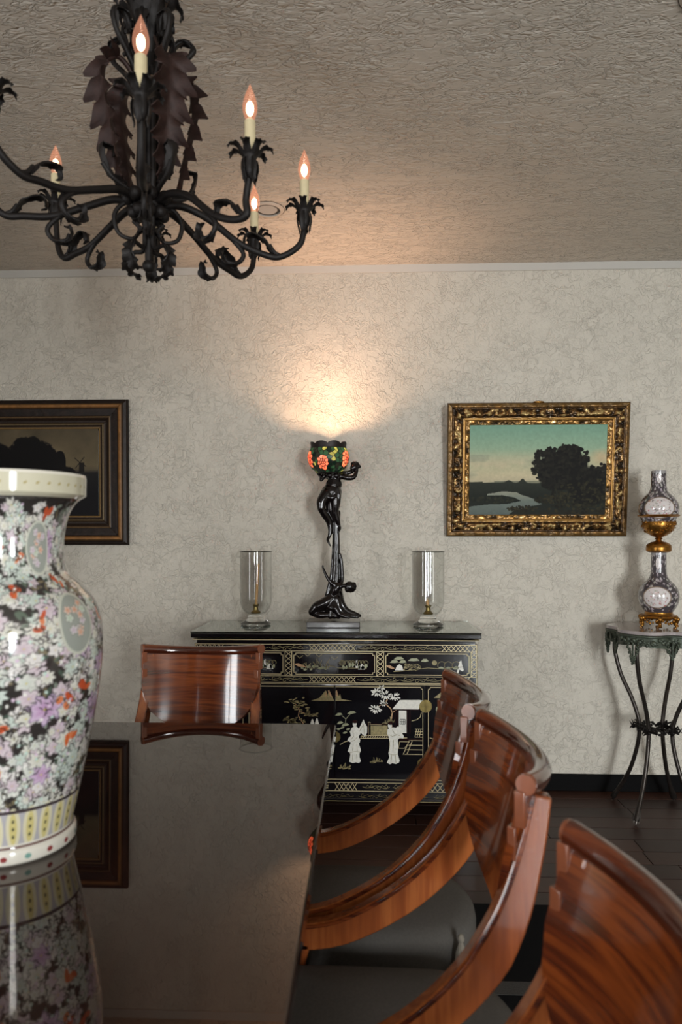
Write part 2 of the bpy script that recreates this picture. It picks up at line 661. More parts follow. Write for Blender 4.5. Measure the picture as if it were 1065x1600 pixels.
def window(k, h, axis):
    a, c, z0, z1 = h
    f = MB()
    w = 0.045

    def bar(u0, u1, p0, p1):
        if axis == 'x':
            f.box(((u0 + u1) / 2, FY - 0.03, (p0 + p1) / 2), (u1 - u0, 0.05, p1 - p0))
        else:
            f.box((LX - 0.03, (u0 + u1) / 2, (p0 + p1) / 2), (0.05, u1 - u0, p1 - p0))
    bar(a, a + w, z0, z1)
    bar(c - w, c, z0, z1)
    bar(a, c, z0, z0 + w)
    bar(a, c, z1 - w, z1)
    if c - a > 0.6:
        m = (a + c) / 2
        bar(m - w, m + w, z0, z1)
    o = structure(f.build('window_%d' % k, M['white_metal'], smooth=0))
    p = MB()
    if axis == 'x':
        p.box(((a + c) / 2, FY - 0.06, (z0 + z1) / 2), (c - a - 0.02, 0.004, z1 - z0 - 0.02))
    else:
        p.box((LX - 0.06, (a + c) / 2, (z0 + z1) / 2), (0.004, c - a - 0.02, z1 - z0 - 0.02))
    p.build('pane', M['glass'], o, smooth=0)


window(1, WL[0], 'y')
for k, h in enumerate(WB):
    window(2 + k, h, 'x')

# crown strip and baseboard along the far wall
cr = MB()
for x0 in np.arange(LX, RX, 0.1):
    w = 0.1
    cr.add([(x0, YW, CZ - 0.034), (x0 + w, YW, CZ - 0.034), (x0 + w, YW - 0.006, CZ - 0.034), (x0, YW - 0.006, CZ - 0.034),
            (x0, YW, CZ), (x0 + w, YW, CZ), (x0 + w, YW - 0.018, CZ), (x0, YW - 0.018, CZ)],
           [(0, 3, 2, 1), (4, 5, 6, 7), (3, 7, 6, 2), (0, 1, 5, 4)])
structure(cr.build('trim_1', M['crown'], smooth=0))
structure(MB().box(((LX + RX) / 2, YW - 0.008, 0.042), (RX - LX, 0.016, 0.084)).build('baseboard_back', M['black_paint'], bevel=0.004))

# floor: sub-floor and planks laid parallel to the far wall
t = NT('floor_plank')
vec = t.coord((1.2, 12, 12))
oi = t.n('ShaderNodeObjectInfo')
f = t.math('ADD', t.math('MULTIPLY', t.noise(vec, 2.2, 5, 0.6, 0.5), 0.7), t.math('MULTIPLY', oi.outputs['Random'], 0.35))
t.l(t.ramp(f, [(0.25, rgb(36, 20, 15)), (0.55, rgb(54, 31, 23)), (0.8, rgb(74, 45, 33))]), t.b.inputs['Base Color'])
t.set(Roughness=0.45)
t.bump(t.noise(vec, 9, 3, 0.6), 0.15, 0.002)
M['plank'] = t.m
floor = structure(MB().box(((LX + RX) / 2, (FY + YW) / 2, -0.06), (RX - LX + 0.4, YW - FY + 0.4, 0.1)).build('floor', M['black_paint'], smooth=0))
PW = 0.114
plank_me = None
row = 0
yy = YW
while yy > FY:
    x = LX - random.uniform(0.1, 1.0)
    while x < RX:
        L = random.choice((1.1, 1.4, 1.8))
        if yy < 0.5:
            L = 3.4
        a, c = max(x, LX), min(x + L, RX)
        x += L
        if c - a < 0.02:
            continue
        if plank_me is None:
            o = MB().box((0, 0, -0.006), (1, 1, 0.012)).build('plank', M['plank'], floor, smooth=0)
            plank_me = o.data
        else:
            o = bpy.data.objects.new('plank', plank_me)
            COL.objects.link(o)
            o.parent = floor
        o.location = ((a + c) / 2, yy - PW / 2, 0)
        o.scale = (c - a - 0.004, PW - 0.005, 1)
    yy -= PW
    row += 1

# rug under the table
rug = empty('area_rug', (-0.5, 1.0, 0))
tag(rug, 'black area rug with grey border stripe lying under the dining table', 'rug')
MB().box((0, 0, 0.003), (2.9, 2.85, 0.006)).build('pile', M['rug'], rug, smooth=0, bevel=0.003)
st = MB()
for s in (-1, 1):
    st.box((0, s * 0.97, 0.0055), (2.0, 0.058, 0.003))
    st.box((s * 1.0, 0, 0.0055), (0.058, 1.94 + 0.058, 0.003))
st.build('border_stripe', M['rug_grey'], rug, smooth=0)

# ------------------------------------------------------------------ dining table
TZ = 0.732
tb = empty('dining_table', (-0.575, 0.97, 0))
tag(tb, 'long dark mahogany dining table with mirror-polished top, vase standing on it', 'table')
TW, TL = 0.97, 2.10          # right edge x = -0.09, far edge y = 2.02
top = MB()
n = 10
outl = []
r = 0.015
for cx, cy, a0 in ((TW / 2 - r, TL / 2 - r, 0), (-TW / 2 + r, TL / 2 - r, 90), (-TW / 2 + r, -TL / 2 + r, 180), (TW / 2 - r, -TL / 2 + r, 270)):
    for k in range(5):
        a = math.radians(a0 + 22.5 * k)
        outl.append((cx + r * cos(a), cy + r * sin(a)))
top.prism(outl, 0.034, lambda x, y, h: (x, y, TZ - 0.034 + h))
top.build('tabletop', M['table'], tb, bevel=0.004, seg=3)
ap = MB()
for s in (-1, 1):
    ap.box((s * (TW / 2 - 0.09), 0, TZ - 0.079), (0.022, TL - 0.2, 0.09))
    ap.box((0, s * (TL / 2 - 0.1), TZ - 0.079), (TW - 0.18, 0.022, 0.09))
ap.build('apron', M['table'], tb, bevel=0.002)
for s in (-1, 1):
    MB().lathe([(0.055, 0.64), (0.06, 0.60), (0.035, 0.55), (0.075, 0.45), (0.08, 0.38), (0.045, 0.28), (0.06, 0.24), (0.06, 0.16), (0.03, 0.13)], 24, (0, s * 0.55, 0.06)).build('pedestal', M['table'], tb)
    for k in range(4):
        a = PI / 4 + k * PI / 2
        pts = spline([(0.04 * cos(a), s * 0.55 + 0.04 * sin(a), 0.25), (0.2 * cos(a), s * 0.55 + 0.2 * sin(a), 0.2), (0.33 * cos(a), s * 0.55 + 0.33 * sin(a), 0.05)], 10)
        MB().tube(pts, [0.034 - 0.001 * i for i in range(10)], 8).build('foot', M['table'], tb)

# ------------------------------------------------------------------ dining chairs
CH_W, CH_S, CH_DIP = 0.205, 0.062, 0.018        # half width, sagitta and dip of the crest rail
CR = (CH_W ** 2 + CH_S ** 2) / (2 * CH_S)
CA = math.asin(CH_W / CR)
YE = 0.16                                        # the crest's ends, measured backwards from the seat's middle


def crest(a, rad=0.0):
    """point on the crest's arc; front of the chair is -y"""
    R = CR + rad
    return R * sin(a), YE + R * cos(a) - CR * cos(CA)


def make_chair(label):
    root = empty('dining_chair')
    tag(root, label, 'chair', 'dining chairs around the table')
    # crest rail: round bar with flat disc ends
    m = MB()
    N = 28
    pts = []
    for i in range(N + 1):
        a = -CA + 2 * CA * i / N
        x, y = crest(a)
        pts.append((x, y, 0.8825 - CH_DIP * (1 - (a / CA) ** 2)))
    m.tube(pts, 0.0175, 14)
    m.build('crest_rail', M['chair'], root, smooth=50)
    # end discs and the stepped scroll strips below them
    for s in (-1, 1):
        x, y = crest(s * CA)
        tx, ty = cos(s * CA) * s, -sin(CA)
        d = MB()
        d.tube([(x - tx * 0.002, y - ty * 0.002, 0.8825), (x + tx * 0.005, y + ty * 0.005, 0.8825)], 0.0162, 18)
        d.build('rail_end', M['chair_end'], root, smooth=30)
        rz = math.atan2(ty, tx)
        for j, (z1, z0, inn, th) in enumerate(((0.872, 0.815, 0.0, 0.017), (0.815, 0.762, 0.006, 0.014))):
            b = MB()
            zc = (z0 + z1) / 2
            off = -(0.8825 - zc) * 0.27
            b.box((x - tx * (inn + 0.006), y - ty * (inn + 0.006) + off, zc), (0.018, th, z1 - z0), rz)
            b.build('end_strip', M['chair_end'], root, bevel=0.0015)
    # concave back panel, half-oval below
    m = MB()
    G = []
    NA, NZ = 36, 12
    for i in range(NA + 1):
        u = -1 + 2 * i / NA
        a = u * CA * 0.985
        q = abs(u)
        zt = 0.876 - CH_DIP * (1 - u * u)
        dep = 0.115 + 0.165 * math.sqrt(max(0, 1 - (q / 0.985) ** 2))
        zb = 0.8825 - dep
        rowp = []
        for k in range(NZ + 1):
            z = zt + (zb - zt) * k / NZ
            x, y = crest(a)
            rowp.append((x, y - (0.8825 - z) * 0.27, z))
        G.append(rowp)
    m.sheet(G, 0.013)
    m.build('back_panel', M['chair'], root, smooth=40)
    # sabre stiles sweeping from the crest into the seat rail, then the front leg
    prof = [(0.184, 0.184, 0.862), (0.187, 0.168, 0.778), (0.193, 0.137, 0.676), (0.198, 0.085, 0.585), (0.200, -0.01, 0.495), (0.200, -0.14, 0.425), (0.200, -0.26, 0.405)]
    for s in (-1, 1):
        pts = spline([(s * x, y, z) for x, y, z in prof], 26)
        w = list(np.interp(range(26), [0, 5, 11, 25], [0.036, 0.046, 0.066, 0.056]))
        MB().strap(pts, w, 0.030, (1, 0, 0)).build('stile', M['stile'], root, bevel=0.004)
        # groove moulding proud of the side faces
        gm = MB()
        gp = []
        for i, p in enumerate(pts):
            tt = Vector(pts[min(i + 1, 25)]) - Vector(pts[max(i - 1, 0)])
            nrm = Vector((0, -tt.z, tt.y)).normalized()
            if nrm.y > 0:
                nrm = -nrm
            gp.append(Vector(p) + nrm * (w[i] / 2 - 0.006))
        gm.strap(gp, 0.008, 0.034, (1, 0, 0))
        gm.build('stile_bead', M['chair'], root, bevel=0.002)
        fl = spline([(s * 0.200, -0.235, 0.40), (s * 0.200, -0.27, 0.26), (s * 0.200, -0.315, 0.12), (s * 0.200, -0.37, 0.0)], 14)
        MB().strap(fl, [0.052 - 0.0015 * i for i in range(14)], 0.030, (1, 0, 0)).ground().build('front_leg', M['stile'], root, bevel=0.004)
        rl = spline([(s * 0.150, 0.05, 0.30), (s * 0.154, 0.08, 0.24), (s * 0.160, 0.13, 0.13), (s * 0.165, 0.175, 0.0)], 14)
        MB().strap(rl, [0.05 - 0.0013 * i for i in range(14)], 0.030, (1, 0, 0)).ground().build('rear_leg', M['stile'], root, bevel=0.004)
    # upholstered seat with rounded back
    poly = []
    for k in range(25):
        a = PI * k / 24
        poly.append((0.180 * cos(a), 0.02 + 0.185 * sin(a) ** 0.8))
    poly += [(-0.184, -0.15), (-0.182, -0.255), (-0.14, -0.272), (0, -0.276), (0.14, -0.272), (0.182, -0.255), (0.184, -0.15)]
    c = MB()
    rings = [(0.97, 0.255), (1.0, 0.268), (1.0, 0.330), (0.985, 0.347), (0.94, 0.360), (0.80, 0.370), (0.5, 0.376), (0.15, 0.378)]
    vs, fs = [], []
    n = len(poly)
    for sc, z in rings:
        vs += [(x * sc, -0.03 + (y + 0.03) * sc, z) for x, y in poly]
    for i in range(len(rings) - 1):
        for k in range(n):
            a, b = i * n + k, i * n + (k + 1) % n
            fs.append((a, b, b + n, a + n))
    fs.append(tuple(reversed(range(n))))
    fs.append(tuple(range((len(rings) - 1) * n, len(rings) * n)))
    c.add(vs, fs)
    c.build('seat', M['seat'], root, smooth=60)
    return root


def tassel(root, x, y, z):
    m = MB()
    m.ball((x, y, z), (0.008, 0.008, 0.010), 10, 6)
    for k in range(9):
        a = 2 * PI * k / 9
        m.tube([(x, y, z - 0.006), (x + 0.008 * cos(a), y + 0.008 * sin(a), z - 0.03), (x + 0.014 * cos(a), y + 0.014 * sin(a), z - 0.085)], 0.0035, 5)
    m.build('tassel', M['tassel'], root)


far_chair = make_chair('mahogany dining chair at the far head of the table, its curved back facing the viewer')
far_chair.location = (-0.572, 2.22, 0.0075)
c1 = copy_tree(far_chair)
c1['label'] = 'mahogany dining chair beside the table nearest the black cabinet, grey tassel at its seat'
c1.location = (0.064, 1.748, 0.0075)
c1.rotation_euler.z = -PI / 2
tassel(c1, 0.172, 0.147, 0.362)
c2 = copy_tree(far_chair)
c2['label'] = 'second mahogany dining chair along the right side, seen end-on between the two others'
c2.location = (0.088, 1.297, 0.0075)
c2.rotation_euler.z = -PI / 2
c3 = copy_tree(far_chair)
c3['label'] = 'blurred nearest mahogany dining chair cut by the lower right edge of the photo'
c3.location = (0.105, 0.712, 0.0075)
c3.rotation_euler.z = -PI / 2

# ------------------------------------------------------------------ painted porcelain
class Paint:
    """a small numpy canvas; u wraps when wrap=True. Units are metres on the surface"""

    def __init__(self, W, H, w, h, base, wrap=True):
        self.W, self.H, self.w, self.h, self.wrap = W, H, w, h, wrap
        self.img = np.empty((H, W, 3))
        self.img[:] = np.array(base) / 255.0
        self.U, self.V = np.meshgrid(np.arange(W) / W * w, np.arange(H) / (H - 1) * h)

    def local(self, u, v, rad):
        """index window around (u,v)"""
        i0 = max(0, int((v - rad) / self.h * (self.H - 1)))
        i1 = min(self.H, int((v + rad) / self.h * (self.H - 1)) + 2)
        j0 = int(math.floor((u - rad) / self.w * self.W))
        j1 = int(math.ceil((u + rad) / self.w * self.W)) + 1
        jj = np.arange(j0, j1)
        if self.wrap:
            jm = jj % self.W
        else:
            ok = (jj >= 0) & (jj < self.W)
            jj, jm = jj[ok], jj[ok] % self.W
        if i1 <= i0 or len(jj) == 0:
            return None
        du = jj[None, :] / self.W * self.w - u + np.zeros((i1 - i0, 1))
        dv = np.arange(i0, i1)[:, None] / (self.H - 1) * self.h - v + np.zeros((1, len(jj)))
        return np.ix_(np.arange(i0, i1), jm), du, dv

    def put(self, idx, mask, col):
        c = np.array(col) / 255.0 if not isinstance(col, np.ndarray) else col
        a = np.clip(mask, 0, 1)[..., None]
        self.img[idx] = self.img[idx] * (1 - a) + c * a

    def flower(self, u, v, R, k, col, edge, eye, sq=1.0):
        L = self.local(u, v, R * 1.4)
        if L is None:
            return
        idx, du, dv = L
        dv = dv / sq
        r = np.hypot(du, dv)
        th = np.arctan2(dv, du) + random.random() * 6
        rr = R * (0.86 + 0.16 * np.cos(k * th) + 0.05 * np.cos((2 * k + 1) * th))
        px = self.h / self.H
        self.put(idx, (rr * 1.13 - r) / px * 0.8, edge)
        sh = 0.5 + 0.5 * np.cos(k * th + 3 * r / R)
        c0, c1 = np.array(col) / 255.0, np.array(eye) / 255.0
        w = np.clip(1 - r / rr, 0, 1)[..., None] * 0.75 + (sh * 0.18)[..., None]
        self.put(idx, (rr - r) / px * 0.8, c0 * (1 - w) + c1 * w)
        self.put(idx, (R * 0.14 - r) / px, (205, 190, 120))

    def blob(self, u, v, a, b, ang, col, soft=1.0):
        L = self.local(u, v, max(a, b) * 1.2)
        if L is None:
            return
        idx, du, dv = L
        x = du * cos(ang) + dv * sin(ang)
        y = -du * sin(ang) + dv * cos(ang)
        r = np.sqrt((x / a) ** 2 + (y / b) ** 2)
        self.put(idx, (1 - r) * min(a, b) / (self.h / self.H) / soft, col)

    def band(self, v0, v1, col):
        m = (self.V >= v0) & (self.V < v1)
        self.img[m] = np.array(col) / 255.0

    def linear(self):
        return lin(self.img).reshape(-1, 3)


def millefleur(p, v0, v1, count, big, seed):
    random.seed(seed)
    for k in range(count):
        u, v = random.random() * p.w, random.uniform(v0, v1)
        p.blob(u, v, big * 0.55, big * 0.22, random.random() * 3, random.choice(((70, 84, 74), (92, 104, 90), (118, 108, 84), (126, 134, 122))))
    pal = [((218, 216, 208), (140, 140, 134), (190, 196, 186), 6), ((226, 222, 216), (130, 122, 120), (206, 198, 198), 5), ((206, 212, 204), (112, 120, 112), (176, 190, 180), 7),
           ((212, 202, 204), (120, 104, 110), (190, 164, 178), 6), ((222, 218, 210), (100, 98, 94), (196, 194, 178), 8)]
    for k in range(count):
        c = random.choice(pal)
        p.flower(random.random() * p.w, random.uniform(v0, v1), big * random.uniform(0.42, 1.0), c[3], c[0], c[1], c[2], random.uniform(0.7, 1.1))
    for k in range(count // 60):
        u, v = random.random() * p.w, random.uniform(v0, v1)
        p.flower(u, v, big * random.uniform(0.9, 1.5), 7, (206, 186, 206), (150, 130, 156), (176, 130, 174), 0.9)
    for k in range(count // 34):
        u, v = random.random() * p.w, random.uniform(v0, v1)
        for j in range(3):
            p.blob(u + random.uniform(-1, 1) * big * 0.6, v + random.uniform(-1, 1) * big * 0.6, big * random.uniform(0.4, 0.75), big * random.uniform(0.2, 0.36), random.random() * 3, random.choice(((206, 100, 56), (214, 126, 84), (190, 82, 50))))
    for k in range(int(count * 0.75)):
        u, v = random.random() * p.w, random.uniform(v0, v1)
        a = random.random() * 3
        for j in range(3):
            p.blob(u + j * big * 0.28 * cos(a + j * 0.7), v + j * big * 0.28 * sin(a + j * 0.7), big * 0.34, big * 0.085, a + j * 0.7, (48, 44, 44))
    for k in range(count // 3):
        u, v = random.random() * p.w, random.uniform(v0, v1)
        p.blob(u, v, big * 0.22, big * 0.16, random.random() * 3, random.choice(((232, 230, 222), (190, 212, 202), (214, 190, 210))))


def even_profile(prof, nv):
    q = np.array(spline([(r, z, 0) for r, z in prof], 1200))[:, :2]
    a_ = np.concatenate([[0], np.cumsum(np.hypot(np.diff(q[:, 0]), np.diff(q[:, 1])))])
    t_ = np.linspace(0, a_[-1], nv)
    return np.stack([np.interp(t_, a_, q[:, 0]), np.interp(t_, a_, q[:, 1])], -1)


def turned(name, prof, nu, nv, parent, mat, paint):
    """turned body with painted surface: profile splined to nv rings; paint(u metres, v metres) canvas"""
    pr = even_profile(prof, nv)
    rr, zz = pr[:, 0], pr[:, 1]
    a = np.arange(nu) / nu * 2 * PI
    V = np.stack([rr[:, None] * np.cos(a)[None], rr[:, None] * np.sin(a)[None], zz[:, None] + np.zeros((1, nu))], -1).reshape(-1, 3)
    return grid_mesh(name, V, nv, nu, mat, True, paint, parent)


# big vase on the table
vase = empty('porcelain_vase', (-0.632, 1.215, TZ))
tag(vase, 'tall floral porcelain vase with black ground and cream foot band on the dining table', 'vase')
PR = [(0.100, 0.0), (0.106, 0.006), (0.106, 0.022), (0.101, 0.030), (0.104, 0.050), (0.118, 0.115), (0.138, 0.215), (0.150, 0.305), (0.1525, 0.365), (0.149, 0.400), (0.137, 0.432),
      (0.112, 0.462), (0.093, 0.482), (0.086, 0.510), (0.086, 0.545), (0.093, 0.582), (0.106, 0.606), (0.122, 0.618), (0.123, 0.622), (0.1235, 0.650)]
NU, NV = 560, 470
prs = even_profile(PR, NV)
arc = np.concatenate([[0], np.cumsum(np.hypot(np.diff(prs[:, 0]), np.diff(prs[:, 1])))])


def v_at(z):
    return float(np.interp(z, prs[:, 1], arc))


p = Paint(NU, NV, 0.90, arc[-1], (52, 48, 46))
H0, H1 = v_at(0.095), v_at(0.60)
millefleur(p, H0, H1, 1700, 0.0195, 5)
# neck and shoulder cartouches with cream outlines
for k in range(4):
    for (zc, hh, ww, off) in ((0.525, 0.044, 0.030, 0.60), (0.400, 0.052, 0.032, 0.77)):
        u, v = (k + off) * p.w / 4, v_at(zc)
        p.blob(u, v, ww * 1.14, hh * 1.10, 0, (196, 196, 182))
        p.blob(u, v, ww, hh, 0, (150, 154, 146))
        for j in range(12):
            p.flower(u + random.uniform(-0.55, 0.55) * ww, v + random.uniform(-0.7, 0.7) * hh, 0.009, 5, (214, 212, 202), (120, 118, 112), random.choice(((200, 120, 90), (176, 150, 180), (160, 180, 160))))
# foot: petal panels in cream and yellow, white ring with red diamonds
p.band(v_at(0.034), v_at(0.092), (176, 172, 176))
npan = 26
for k in range(npan):
    u = (k + 0.5) * p.w / npan
    vm = (v_at(0.034) + v_at(0.090)) / 2
    p.blob(u, vm, 0.0155, 0.040, 0, (214, 206, 176))
    p.blob(u, vm, 0.0085, 0.031, 0, (206, 192, 128))
    for j in (-1, 0, 1):
        p.blob(u, vm + j * 0.014, 0.0035, 0.004, 0, (96, 92, 70))
p.band(v_at(0.090), v_at(0.096), (70, 60, 62))
p.band(v_at(0.0), v_at(0.034), (222, 216, 204))
p.band(v_at(0.028), v_at(0.032), (120, 96, 90))
for k in range(18):
    u = (k + 0.5) * p.w / 18
    p.blob(u, v_at(0.014), 0.008, 0.005, 0, (140, 60, 60) if k % 3 else (120, 160, 150))
# lip: cream band with small dots
p.band(v_at(0.612), arc[-1] + 1, (206, 200, 176))
for k in range(40):
    u = k * p.w / 40
    p.blob(u, v_at(0.634), 0.005, 0.003, 0.5, (176, 160, 112))
turned('body', PR, NU, NV, vase, M['porcelain'], p.linear())
m = MB()
m.lathe([(0.1235, 0.650), (0.1225, 0.655), (0.117, 0.656), (0.113, 0.652), (0.104, 0.628), (0.078, 0.58), (0.072, 0.53), (0.074, 0.49)], 96)
m.build('lip', plain('porcelain_white', rgb(226, 220, 206), 0.15, coat=0.7), vase, smooth=60)

# ------------------------------------------------------------------ paintings
def fbm(h, w, sc, seed, octv=5, ax=1.0):
    rs = np.random.RandomState(seed)
    out = np.zeros((h, w))
    amp = 1.0
    for o in range(octv):
        ny, nx = max(2, int(sc * 2 ** o * h / w)) + 1, max(2, int(sc * 2 ** o * ax)) + 1
        g = rs.rand(ny, nx)
        y, x = np.linspace(0, ny - 1.001, h), np.linspace(0, nx - 1.001, w)
        yi, xi = y.astype(int), x.astype(int)
        fy, fx = (y - yi)[:, None], (x - xi)[None]
        fy, fx = fy * fy * (3 - 2 * fy), fx * fx * (3 - 2 * fx)
        a = g[np.ix_(yi, xi)] * (1 - fx) + g[np.ix_(yi, xi + 1)] * fx
        b = g[np.ix_(yi + 1, xi)] * (1 - fx) + g[np.ix_(yi + 1, xi + 1)] * fx
        out += amp * (a * (1 - fy) + b * fy)
        amp *= 0.55
    out -= out.min()
    return out / out.max()


ORN = fbm(52, 400, 55, 77, 3)                            # carved foliage of the frames


def paint_frame(W, H, bands, mat, parent, res=0.004, orn=0.0, seed=1):
    """mitred frame of outer size W x H; bands: (offset from outer edge, height, colour, ornament 0/1)"""
    rs = np.random.RandomState(seed)
    off = np.array([b[0] for b in bands])
    ns = 46
    s = np.linspace(0, off[-1], ns)
    hh = np.interp(s, off, [b[1] for b in bands])
    cc = np.stack([np.interp(s, off, [b[2][k] for b in bands]) for k in range(3)], -1)
    on = np.interp(s, off, [b[3] for b in bands])
    sides = [((-1, -1), (1, 0), W), ((1, -1), (0, 1), H), ((1, 1), (-1, 0), W), ((-1, 1), (0, -1), H)]
    verts, cols = [], []
    count = 0
    for (cx, cy), (dx, dy), L in sides:
        n = int(L / res)
        for i in range(n):
            tt = i / (n - 1)
            verts_row = []
            for k in range(ns):
                o = s[k]
                a = o + (L - 2 * o) * tt
                x = cx * W / 2 + dx * a - dy * o
                y = cy * H / 2 + dy * a + dx * o
                d = 0.0
                if on[k] > 0.02 and orn:
                    fi, fj = int(a / 1.0 * 399) % 400, int(o / 0.13 * 51) % 52
                    d = 3.2 * (ORN[fj, fi] - 0.5) + 0.25 * math.sin(2 * PI * a / 0.052) + 0.3 * (rs.rand() - 0.5)
                    d *= on[k]
                verts.append((x, y, hh[k] + d * orn))
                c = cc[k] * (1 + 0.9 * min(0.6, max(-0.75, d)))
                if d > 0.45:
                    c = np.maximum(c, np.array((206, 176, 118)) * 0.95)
                cols.append(np.clip(c + rs.uniform(-6, 6), 2, 250))
        count += n
    V = np.array(verts)
    # x right, y up, z out of the wall  ->  local x, -z, y
    V = np.stack([V[:, 0], -V[:, 2], V[:, 1]], -1)
    m_ = count
    V = np.concatenate([V, V[:ns]])
    C = np.array(cols + cols[:ns])
    return grid_mesh('frame', V, m_ + 1, ns, mat, False, lin(C / 255.0), parent)


def canvas(W, H, img, parent):
    h, w = img.shape[:2]
    X, Z = np.meshgrid(np.linspace(-W / 2, W / 2, w), np.linspace(H / 2, -H / 2, h))
    V = np.stack([X, np.zeros_like(X), Z], -1).reshape(-1, 3)
    o = grid_mesh('canvas', V, h, w, M['canvas'], False, lin(np.clip(img, 0, 1)).reshape(-1, 3), parent)
    o.location = (0, -0.012, 0)
    return o


def mixc(img, a, col):
    a = np.clip(a, 0, 1)[..., None]
    c = np.array(col) / 255.0 if not isinstance(col, np.ndarray) else col
    img[:] = img * (1 - a) + c * a


def landscape_river():
    h, w = 230, 350
    y, x = np.mgrid[0:h, 0:w]
    y, x = y / h, x / w
    img = np.zeros((h, w, 3))
    stops = [0, 0.25, 0.42, 0.56, 0.66]
    cs = np.array([(116, 152, 132), (142, 166, 140), (176, 174, 142), (190, 178, 146), (176, 164, 138)]) / 255.0
    for k in range(3):
        img[..., k] = np.interp(y, stops, cs[:, k])
    n = fbm(h, w, 5, 3, 5, 0.6)
    n2 = fbm(h, w, 9, 4, 5, 0.5)
    cl = np.clip((n - 0.52) * 5, 0, 1) * np.clip((y - 0.28) * 6, 0, 1) * np.clip((0.62 - y) * 12, 0, 1)
    mixc(img, cl * 0.55, (196, 178, 150))
    mixc(img, np.clip((n2 - 0.55) * 6, 0, 1) * 0.4 * (y > 0.33) * (y < 0.62), (132, 136, 120))
    mixc(img, np.clip(1 - np.hypot((x - 0.96) / 0.10, (y - 0.36) / 0.11), 0, 1) * 1.4 * (0.5 + n2), (186, 168, 134))
    # far bank, meadow
    e1 = 0.635 - 0.045 * np.exp(-((x - 0.39) / 0.022) ** 2) - 0.025 * np.exp(-((x - 0.29) / 0.025) ** 2) + 0.025 * (n2 - 0.5) - 0.012 * (x < 0.10)
    mixc(img, ((y > 0.618) & (x > 0.18)).astype(float) * 0.6, (86, 92, 78))
    mixc(img, (y - e1) * 90, (46, 49, 42))
    mixc(img, np.clip((y - 0.64) * 7, 0, 1) * (0.6 + 0.4 * n2), (32, 35, 30))
    xw, yw = x + 0.05 * (n2 - 0.5), y + 0.035 * (n - 0.5)

    def area_mask(pts):
        inside = np.zeros(x.shape, bool)
        k_ = len(pts)
        for a_ in range(k_):
            (x1, y1), (x2, y2) = pts[a_], pts[(a_ + 1) % k_]
            c_ = ((y1 > yw) != (y2 > yw)) & (xw < (x2 - x1) * (yw - y1) / (y2 - y1 + 1e-9) + x1)
            inside ^= c_
        return inside.astype(float)
    riv = area_mask([(0.14, 0.755), (0.26, 0.735), (0.36, 0.742), (0.43, 0.775), (0.50, 0.82), (0.54, 0.875), (0.44, 0.90), (0.34, 0.94), (0.28, 1.02), (-0.02, 1.02), (-0.02, 0.905), (0.12, 0.885), (0.28, 0.868), (0.40, 0.835), (0.36, 0.795), (0.26, 0.775), (0.14, 0.775)])
    mixc(img, riv * 0.92, np.stack([np.interp(y, [0.74, 0.85, 1], [c0, c1, c2]) for c0, c1, c2 in ((150, 112, 92), (150, 120, 100), (132, 112, 96))], -1) / 255.0)
    rq = np.random.RandomState(12)

    def dab(cx, cy, rx, ry, col, al=0.85):
        d = np.hypot((x - cx) / rx, (y - cy) / ry)
        mixc(img, np.clip((1.15 - d) * 5, 0, 1) * al, col)

    def crown(cx, cy, rx, ry, k_, lo, hi, sz=0.016):
        for q in range(k_):
            a_ = rq.rand() * 2 * PI
            r_ = math.sqrt(rq.rand())
            w_ = rq.rand()
            col = tuple(l_ + (h_ - l_) * w_ * (0.4 + 0.6 * (1 - r_ * 0.3)) for l_, h_ in zip(lo, hi))
            dab(cx + rx * r_ * cos(a_), cy + ry * r_ * sin(a_), sz * rq.uniform(0.5, 1.2), sz * 1.3 * rq.uniform(0.5, 1.2), col, 0.9)
    for cx, cy, rx, ry in ((0.62, 0.50, 0.11, 0.17), (0.72, 0.46, 0.13, 0.17), (0.88, 0.68, 0.15, 0.20), (0.66, 0.62, 0.13, 0.10)):
        dab(cx, cy, rx, ry, (22, 21, 19), 1.0)
    LO, HI = (18, 17, 16), (40, 38, 30)
    for cx, cy, rx, ry, k_ in ((0.55, 0.36, 0.085, 0.10, 70), (0.54, 0.47, 0.085, 0.11, 60), (0.60, 0.33, 0.05, 0.08, 40), (0.72, 0.30, 0.075, 0.085, 70), (0.79, 0.37, 0.085, 0.11, 70), (0.70, 0.40, 0.12, 0.14, 60), (0.56, 0.58, 0.07, 0.07, 40),
                             (0.97, 0.50, 0.05, 0.07, 50), (0.88, 0.56, 0.10, 0.10, 60), (0.64, 0.60, 0.13, 0.12, 60)):
        crown(cx, cy, rx, ry, k_, LO, HI)
    for cx, cy, rx, ry, k_ in ((0.80, 0.78, 0.20, 0.14, 160), (0.93, 0.74, 0.10, 0.16, 70), (0.62, 0.82, 0.14, 0.05, 80), (0.80, 0.93, 0.22, 0.06, 90)):
        crown(cx, cy, rx, ry, k_, (24, 23, 19), (58, 54, 36), 0.011)
    crown(0.40, 0.93, 0.12, 0.03, 60, (28, 27, 22), (60, 56, 38), 0.010)
    crown(0.16, 0.83, 0.17, 0.035, 80, (30, 32, 27), (52, 52, 38), 0.010)
    mixc(img, np.clip((y - 0.92) * 8, 0, 1) * (x > 0.32) * (0.4 + 0.6 * n), (46, 38, 28))
    img *= (0.95 + 0.10 * fbm(h, w, 60, 9, 3))[..., None]
    return img


